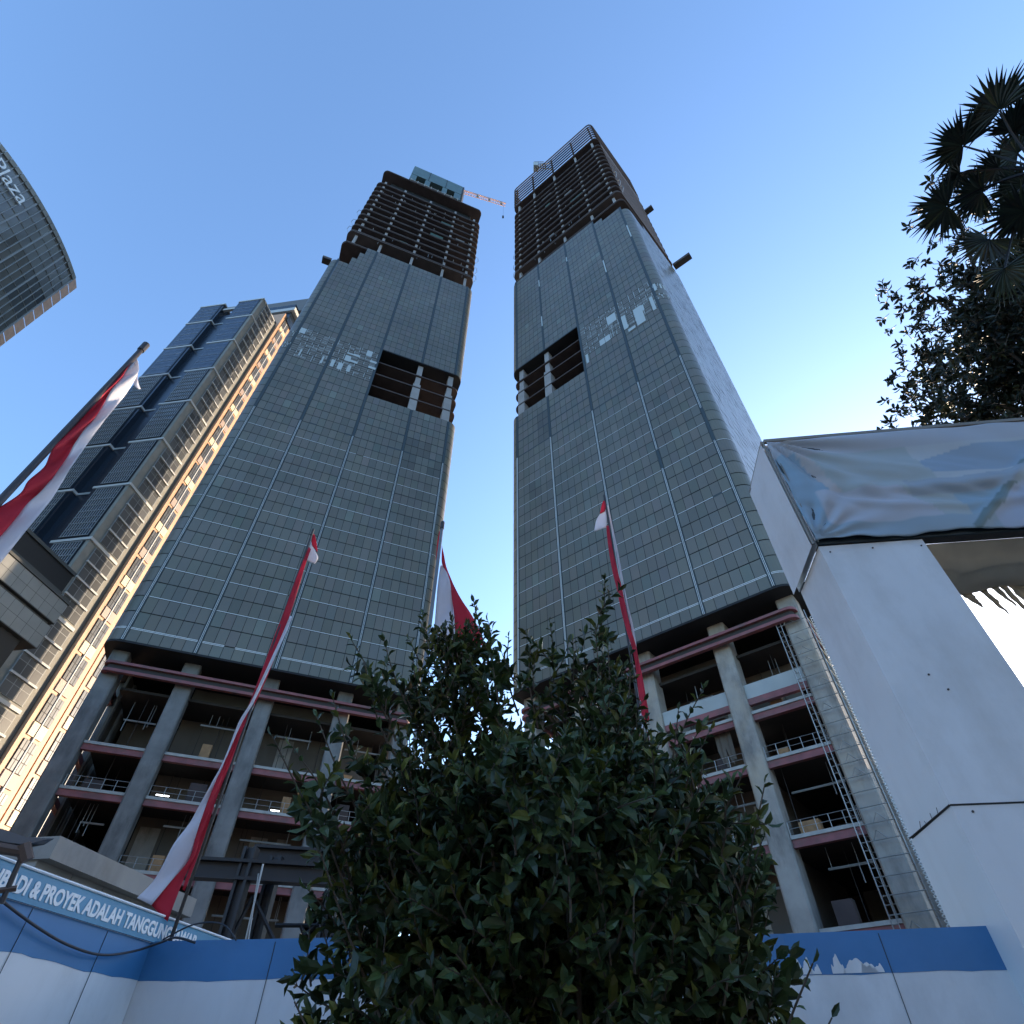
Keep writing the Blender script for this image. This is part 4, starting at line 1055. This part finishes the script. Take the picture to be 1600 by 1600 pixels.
# 1 big flag far left
D1 = 5.6; az1 = -52.6
pole(227, 540, az1, D1, .036, M['pole'], 'thick dark flagpole at the left edge carrying the largest banner')
f1 = empty('banner_flag', 'largest red and white banner, billowing at the left edge before the office tower', 'flag', at_plane(215, 560, az1, D1), 0, 'red and white banners')
S1 = 6.154
inner = Z(0, 560, S1, [(1240, 20), (1210, 90), (1100, 230), (960, 370), (840, 490), (745, 620), (540, 830), (480, 920), (420, 1050), (270, 1180), (200, 1290), (60, 1390), (-130, 1500), (-420, 1700)])
mid = Z(0, 560, S1, [(1290, 20), (1225, 95), (1165, 190), (1060, 320), (1000, 430), (920, 560), (800, 700), (710, 830), (640, 960), (480, 1180), (380, 1290), (250, 1410), (110, 1590), (-300, 2050)])
outer = Z(0, 560, S1, [(1320, 10), (1335, 110), (1290, 210), (1190, 370), (1100, 480), (1010, 590), (880, 760), (780, 910), (690, 1040), (590, 1200), (490, 1360), (380, 1500), (200, 1720), (-150, 2150)])
ribbon('red_stripe', M['fred'], f1, inner, mid, az1, D1, .05)
ribbon('white_stripe', M['fwhite'], f1, mid, outer, az1, D1, .05, ph=.5 * 5 * .0)
ribbon('loose_tip', M['fwhite'], f1, Z(0, 560, S1, [(1300, 120), (1290, 220), (1285, 260), (1330, 295)]), Z(0, 560, S1, [(1330, 100), (1325, 180), (1328, 240), (1350, 295)]), az1, D1 + .05, .01)
# 2 flag at hoarding corner
D2 = 8.37; az2 = -26.0
pole(489, 829, az2, D2, .022, M['pole'], 'dark flagpole rising from the left corner of the hoarding')
f2 = empty('banner_flag', 'narrow red and white banner twisted round its pole before the left tower', 'flag', at_plane(489, 833, az2, D2), 0, 'red and white banners')
S2 = 5.714
wo_ = [(487.5, 880), (474, 930), (461, 965), (444, 1010), (420, 1035)]
ribbon('white_stripe', M['fwhite'], f2, [(453, 962), (437, 1000), (412, 1055), (390, 1100), (372, 1130)] + Z(200, 1180, S2, [(850, 60), (740, 260), (640, 440), (540, 620), (410, 790), (310, 980), (220, 1130), (80, 1275)]),
       [(457, 964), (442, 1000), (418, 1052), (395, 1100), (376, 1133)] + Z(200, 1180, S2, [(862, 60), (790, 220), (720, 390), (665, 540), (605, 720), (545, 930), (380, 1130), (208, 1340)]), az2, D2 - .05, .03)
ribbon('red_stripe', M['fred'], f2, [(376, 1133)] + Z(200, 1180, S2, [(862, 60), (790, 220), (720, 390), (665, 540), (605, 720), (545, 930), (380, 1130), (208, 1340)]),
       [(382, 1133)] + Z(200, 1180, S2, [(888, 60), (830, 220), (770, 390), (715, 540), (650, 720), (585, 930), (500, 1100), (352, 1487)]), az2, D2 - .05, .03)
ribbon('red_fold', M['fred'], f2, [(482, 855), (470, 885), (461, 908), (444, 955), (430, 990), (412, 1040), (397, 1080), (383, 1115), (370, 1145), (356, 1185), (333, 1240), (318, 1290), (303, 1335), (285, 1390)],
       [(486, 858), (476, 886), (469, 910), (454, 958), (441, 993), (424, 1042), (405, 1086), (388, 1120), (376, 1148), (362, 1188), (340, 1243), (324, 1293), (309, 1338), (288, 1392)], az2, D2 - .02, .02)
ribbon('white_fold', M['fwhite'], f2, [(396, 1100), (380, 1132), (366, 1160), (354, 1195), (338, 1235), (325, 1272)], [(398, 1101), (383, 1134), (369, 1162), (356, 1196), (340, 1236), (326, 1273)], az2, D2 + .02, .01)
ribbon('top_fold', M['fred'], f2, [(489, 834), (487, 842), (486, 850)], [(492, 836), (494.5, 848), (496, 863)], az2, D2 + .03, .01)
ribbon('white_tip', M['fwhite'], f2, [(486, 846), (483, 858), (479, 868), (477, 875)], [(487, 852), (493, 862), (497, 872), (492, 881)], az2, D2 + .02, .01)
# 3 flag in the gap between the towers
D3 = 6.9; az3 = -9.93
pole(691.5, 818, az3, D3, .032, M['gpole'], 'grey flagpole standing before the gap between the towers')
f3 = empty('banner_flag', 'sunlit red and white banner opening to the right in the gap between the towers', 'flag', at_plane(691, 840, az3, D3), 0, 'red and white banners')
ribbon('red_stripe', M['fredlit'] if 'fredlit' in M else M['fred'], f3, [(690.5, 853), (690, 868), (691, 882), (698, 894), (703, 910), (706, 935), (709, 958), (711, 985), (713, 1015)], [(691, 855), (694, 868), (697, 885), (704, 903), (713, 922), (723, 940), (735, 958), (748, 982), (756, 1008)], az3, D3 + .03, .03)
ribbon('white_stripe', M['fwhite'], f3, [(688, 884), (685, 905), (683, 925), (681, 950), (679, 975), (676, 1000), (673, 1030)], [(691, 883), (700, 898), (704, 915), (706.5, 938), (709, 960), (711, 985), (712, 1015)], az3, D3 + .03, .03)
ribbon('red_fold', M['fred'], f3, [(686, 830), (683, 850), (681, 875)], [(689, 832), (687.5, 852), (685, 880)], az3, D3 + .04, .01)
# 4 flag before the right tower
D4 = 6.9; az4 = 12.93
pole(944.5, 776, az4, D4, .022, M['pole'], 'dark flagpole standing behind the shrub before the right tower')
f4 = empty('banner_flag', 'slim red and white banner furled along the pole before the right tower', 'flag', at_plane(944.5, 780, az4, D4), 0, 'red and white banners')
S4 = 3.81
ribbon('red_stripe', M['fred'], f4, Z(900, 740, S4, [(180, 310), (190, 420), (213, 560), (245, 700), (272, 830), (300, 930), (328, 1020), (350, 1120), (368, 1270), (385, 1400), (402, 1490)]),
       Z(900, 740, S4, [(196, 310), (215, 430), (243, 560), (278, 700), (305, 830), (328, 930), (355, 1020), (374, 1110), (398, 1220), (428, 1400), (436, 1470)]), az4, D4 - .04, .03)
ribbon('white_stripe', M['fwhite'], f4, Z(900, 740, S4, [(185, 190), (205, 300), (228, 420), (255, 560), (283, 690), (303, 800), (325, 900), (345, 1010), (352, 1040)]),
       Z(900, 740, S4, [(192, 190), (216, 300), (241, 420), (267, 560), (292, 690), (314, 800), (338, 900), (358, 1005), (360, 1040)]), az4, D4 + .03, .01)
ribbon('red_tip', M['fred'], f4, Z(900, 740, S4, [(160, 165), (150, 200), (143, 240)]), Z(900, 740, S4, [(170, 160), (178, 190), (172, 225)]), az4, D4 - .02, .01)
ribbon('white_tip', M['fwhite'], f4, Z(900, 740, S4, [(143, 240), (120, 280), (108, 345)]), Z(900, 740, S4, [(178, 215), (183, 270), (183, 320)]), az4, D4 - .02, .01)
ribbon('white_tail', M['fwhite'], f4, Z(900, 740, S4, [(384, 1350), (378, 1450), (379, 1540)]), Z(900, 740, S4, [(388, 1360), (404, 1480), (404, 1530)]), az4, D4 - .05, .01)

# ------------------------------------------------------------------ vegetation
def leaf_quads(m, p, d, up, L_, W_, c, fold=.2, curl=.15):
    s_ = d.cross(up)
    if s_.length < 1e-3: s_ = d.orthogonal()
    s_.normalize(); n_ = s_.cross(d).normalized()
    pts = [p, p + d * L_ * .3 + s_ * W_ * .42 + n_ * W_ * fold, p + d * L_ * .68 + s_ * W_ * .4 + n_ * W_ * fold * .8, p + d * L_ - n_ * L_ * curl, p + d * L_ * .68 - s_ * W_ * .4 + n_ * W_ * fold * .8, p + d * L_ * .3 - s_ * W_ * .42 + n_ * W_ * fold, p + d * L_ * .5]
    i = len(m.v); m.v += [tuple(q) for q in pts]
    for f in ((i, i + 6, i + 2, i + 1), (i, i + 5, i + 4, i + 6), (i + 6, i + 3, i + 2), (i + 6, i + 4, i + 3)):
        m.f.append(f); m.m.append(0); m.c.append(c)
def leafcolor(rnd, warm=.15):
    q = rnd.random(); b = rnd.uniform(.4, 1.6)
    if q < warm: return (b * 1.9, b * 1.35, b * .9)
    if q < warm + .06: return (b * 2.2, b * 1.6, b * 1.0)
    return (b, b, b * rnd.uniform(.9, 1.4))
rnd = random.Random(21)
SHC = Vector((.2, 3.75, 0))
shrub = empty('leafy_shrub', 'large dense dark green shrub in front of the hoarding', 'shrub', SHC)
lm = MB(); tw = MB()
def rv(r_=rnd):
    while True:
        v = Vector((r_.uniform(-1, 1), r_.uniform(-1, 1), r_.uniform(-1, 1)))
        if .05 < v.length < 1: return v.normalized()
def twig(p0, p1, nl, L_=.116, wd=.4, taper=True, rad=.006):
    mid = (p0 + p1) / 2 + rv() * (p1 - p0).length * .08
    P = smoothp([p0, mid, p1], 4); tw.tube(P, rad, 4, r1=rad * .4)
    for k in range(nl):
        f_ = (k + .5) / nl; i = min(int(f_ * (len(P) - 1)), len(P) - 2); q = P[i].lerp(P[i + 1], f_ * (len(P) - 1) - i)
        ax = (P[i + 1] - P[i]).normalized(); a_ = k * 2.4 + rnd.uniform(-.4, .4); o_ = ax.orthogonal().normalized(); o_ = Matrix.Rotation(a_, 3, ax) @ o_
        d = (ax * .75 + o_ * rnd.uniform(.6, 1)).normalized()
        l_ = L_ * rnd.uniform(.7, 1.25) * (1 - .35 * f_ if taper else 1)
        leaf_quads(lm, q, d, ax + rv() * .3, l_, l_ * rnd.uniform(.48, .66), leafcolor(rnd))
    leaf_quads(lm, P[-1], (P[-1] - P[-2]).normalized(), rv(), L_ * .7, L_ * .3, leafcolor(rnd, .3))
# crown envelope: radius as function of height
def env(z, a_):
    t = [(.3, .5), (.9, .85), (1.6, .98), (2.1, 1.14), (2.6, 1.2), (2.85, 1.0), (3.0, .75), (3.15, .4)]
    for i in range(len(t) - 1):
        if t[i][0] <= z <= t[i + 1][0]:
            f_ = (z - t[i][0]) / (t[i + 1][0] - t[i][0]); r_ = t[i][1] * (1 - f_) + t[i + 1][1] * f_; break
    else: r_ = .3
    return r_ * (1 + .08 * math.sin(a_ * 3 + z * 2.2) + .06 * math.sin(a_ * 7 + z * 5))
for k in range(3100):
    z = rnd.uniform(.4, 3.1); a_ = rnd.uniform(0, 2 * math.pi); e_ = env(z, a_)
    f_ = rnd.uniform(.15, 1) ** .7; p = Vector((e_ * f_ * math.cos(a_), e_ * f_ * math.sin(a_) * .78, z))
    out = Vector((math.cos(a_), math.sin(a_), rnd.uniform(.0, 1.3))).normalized()
    d = (out + rv() * .6).normalized(); L_ = rnd.uniform(.2, .42)
    twig(p - d * L_ * .6, p + d * L_ * .4, rnd.randint(8, 13))
for k in range(620):     # two leafy peaks
    if k % 5 < 3: cx0, cy0, zt_, rr0 = -.60, -.05, 4.05, .52
    else: cx0, cy0, zt_, rr0 = .44, .0, 3.8, .42
    z = 2.5 + (zt_ - 2.5) * rnd.random() ** 1.4; a_ = rnd.uniform(0, 6.283); q_ = rr0 * (1 - (z - 2.6) / (zt_ - 2.6) * .75) * rnd.uniform(.1, 1) ** .6
    p = Vector((cx0 + q_ * math.cos(a_), cy0 + q_ * math.sin(a_), z)); d = (Vector((math.cos(a_) * .5, math.sin(a_) * .5, 1.1)) + rv() * .4).normalized(); L_ = rnd.uniform(.18, .32)
    twig(p - d * L_ * .5, p + d * L_ * .5, rnd.randint(6, 9), L_=.085)
# upright shoots at given outline positions
for (u, v, r_, nl) in ((740, 940, 3.6, 26), (705, 965, 3.5, 22), (760, 985, 3.4, 20), (660, 960, 3.5, 20), (725, 1010, 3.4, 22), (690, 1010, 3.6, 22), (645, 1030, 3.4, 18), (770, 1040, 3.3, 16), (945, 905, 3.5, 26), (930, 985, 3.4, 20), (860, 975, 3.5, 22), (830, 1005, 3.5, 18), (895, 1000, 3.7, 20), (795, 995, 3.6, 12), (950, 1010, 3.3, 20), (985, 1020, 3.3, 16),
                   (548, 998, 3.3, 16), (600, 1000, 3.4, 18), (575, 1050, 3.3, 16), (425, 1150, 3.2, 14), (455, 1165, 3.2, 14), (520, 1090, 3.3, 16), (495, 1120, 3.3, 14), (1100, 1075, 3.4, 18), (1060, 1110, 3.4, 14), (1110, 1140, 3.3, 12), (1195, 1225, 3.2, 16), (1160, 1210, 3.3, 12), (1190, 1315, 3.2, 12), (1270, 1505, 3.0, 10), (1300, 1590, 3.0, 6), (470, 1240, 3.2, 14), (500, 1330, 3.1, 10), (460, 1565, 3.0, 6), (640, 1000, 3.8, 20), (700, 1060, 3.7, 22), (750, 1080, 3.7, 22), (880, 1060, 3.7, 24), (930, 1060, 3.6, 20)):
    tip = at_dist(u, v, r_) - SHC; base = Vector((tip.x * .62, tip.y * .5, tip.z - .75))
    mid = (tip + base) / 2 + rv() * .04
    twig(mid * .5 + base * .5, tip, nl, L_=.082, rad=.008)
    for _ in range(4):
        q = base.lerp(tip, rnd.uniform(.25, .7)); twig(q, q + (Vector((0, 0, .14)) + rv() * .18), 7)
lo = lm.build('foliage', M['leaf'], shrub); tw.build('twigs', M['bark'], shrub)
st_ = MB()
for k in range(9):
    a_ = k * .7; st_.tube(smoothp([Vector((.06 * math.cos(a_), .06 * math.sin(a_), 0)), Vector((.25 * math.cos(a_), .25 * math.sin(a_), 1.0)), Vector((.65 * math.cos(a_), .6 * math.sin(a_), 2.6 + .2 * math.sin(k))), ]), .028, 6, r1=.008)
st_.build('trunk', M['bark'], shrub)
# broadleaf tree behind the gate
rnd = random.Random(31)
TC = Vector((11.8, 6.9, 0)); tree = empty('broadleaf_tree', 'dark broadleaf tree behind the gate header, below the palm crown', 'tree', TC)
lm = MB(); tw = MB(); bmk = MB()
bmk.tube(smoothp([Vector((0, 0, 0)), Vector((.1, 0, 4)), Vector((-.1, .1, 8)), Vector((0, 0, 12))]), .22, 8, r1=.08)
clumps = []
for (u, v, r_, s_) in ((1440, 650, 12.6, .55), (1470, 620, 12.8, .8), (1500, 640, 13, .8), (1540, 640, 13.4, .9), (1590, 640, 13.6, 1.0), (1510, 590, 13, .7), (1550, 590, 13.2, .9), (1600, 580, 13.5, 1.0), (1495, 520, 12.8, .6), (1480, 500, 12.7, .45), (1530, 540, 13, .8), (1520, 480, 13, .8), (1560, 500, 13.2, .7), (1610, 520, 13.5, .9), (1500, 445, 12.8, .6), (1540, 440, 13, .8), (1580, 450, 13.4, .7), (1620, 450, 13.5, 1), (1560, 400, 13, .6), (1600, 400, 13, .8), (1660, 500, 13, 1.2), (1680, 600, 13, 1.3), (1700, 420, 13, 1.2), (1650, 380, 13, 1)):
    clumps.append((at_dist(u + 42, v, r_) - TC, s_))
for k in range(22): clumps.append((Vector((rnd.uniform(-1.5, 2.8), rnd.uniform(-2.5, 2.5), rnd.uniform(11.5, 17))), rnd.uniform(.7, 1.2)))
for (c, s_) in clumps:
    bmk.tube(smoothp([Vector((0, 0, min(11.5, max(4, c.z - 4)))), c * .5 + Vector((0, 0, c.z * .5 - 1.2)) , c]), .07, 5, r1=.02)
    for k in range(int(44 * s_ * s_) + 10):
        p = c + rv(rnd) * s_ * rnd.uniform(.2, 1) ** .6; dd = (rv(rnd) + Vector((0, 0, .3)) + (p - c) * .6).normalized()
        tw.tube([p, p + dd * .3], .008, 3)
        for q in range(7):
            a_ = q * 2.4; o_ = Matrix.Rotation(a_, 3, dd) @ dd.orthogonal().normalized(); d = (o_ + dd * rnd.uniform(.2, .9)).normalized()
            leaf_quads(lm, p + dd * (.12 + .18 * q / 7), d, rv(rnd), rnd.uniform(.14, .24), .092, leafcolor(rnd, .1))
lm.build('crown', M['leaf2'], tree); tw.build('twigs', M['bark'], tree); bmk.build('trunk', M['bark'], tree, True)
# fan palm
rnd = random.Random(44)
PCn = at_dist(1625, 265, 8.2); palm = empty('fan_palm', 'fan palm with spiky dark fronds at the top right', 'palm tree', (PCn.x, PCn.y, 0))
part('trunk', M['bark'], palm, lambda m: m.tube([(0, 0, 0), (.05, 0, PCn.z * .5), (0, 0, PCn.z - .1)], .17, 10, r1=.13), True)
O_ = Vector(palm.location); ctr = Vector((0, 0, PCn.z))
def frond(hub, face, size, spread=300, tilt=None):
    m = MB(); stalk = MB()
    dirv = (hub - ctr).normalized()
    stalk.tube(smoothp([ctr, ctr.lerp(hub, .5) + Vector((0, 0, .12)), hub]), .022, 5, r1=.014)
    x = (dirv - face * dirv.dot(face)).normalized(); y = face.cross(x).normalized()
    n_ = 34
    for k in range(n_):
        a_ = R(-spread / 2 + spread * k / (n_ - 1)); d = x * math.cos(a_) + y * math.sin(a_)
        ln = size * (1 - .22 * abs(a_) / math.pi) * rnd.uniform(.88, 1.06); s_ = d.cross(face).normalized()
        wd = size * .044; droop = rnd.uniform(.1, .45); jit = rnd.uniform(-.04, .04)
        pts = []
        for j, (t_, ww) in enumerate(((0.02, .3), (.3, 1.1), (.52, 1.0), (.78, .45), (1.0, .05))):
            q = hub + d * ln * t_ + s_ * jit * t_ * size + face * (-.03 * t_) + Vector((0, 0, -droop * t_ * t_ * ln * .6))
            pts.append((q - s_ * wd * ww, q + face * (.012 if k % 2 else -.012), q + s_ * wd * ww))
        c = leafcolor(rnd, .08); c = tuple(q * .9 for q in c)
        for j in range(4):
            m.quad([pts[j][0], pts[j][1], pts[j + 1][1], pts[j + 1][0]], 0, c); m.quad([pts[j][1], pts[j][2], pts[j + 1][2], pts[j + 1][1]], 0, c)
    fo = m.build('frond', M['palm'], palm); stalk.build('stalk', M['palm'], fo)
camv = lambda p: (Vector((0, 0, CAMH)) - (p + O_)).normalized()
for (u, v, r_, sz, tl_) in ((1562, 172, 7.8, 1.05, .2), (1505, 228, 7.7, 1.0, .25), (1500, 270, 7.9, .8, .9), (1480, 322, 7.6, .95, .45), (1535, 300, 7.9, .85, .5), (1545, 375, 7.5, .9, .8), (1600, 330, 7.6, .9, .5), (1620, 180, 8.4, 1.0, .3), (1680, 220, 8.2, 1.0, .3), (1680, 330, 8.0, 1.0, .4), (1650, 130, 9, 1.0, .3), (1730, 270, 8.4, 1.0, .4), (1590, 240, 8.8, .9, .4), (1570, 420, 7.4, .7, .8), (1585, 205, 8.3, .9, .5), (1560, 262, 8.2, .8, .7), (1600, 290, 8.3, .9, .5)):
    hub = at_dist(u, v, r_) - O_; f_ = (camv(hub) + rv(rnd) * tl_).normalized(); frond(hub, f_, sz * .64, spread=rnd.uniform(190, 250))
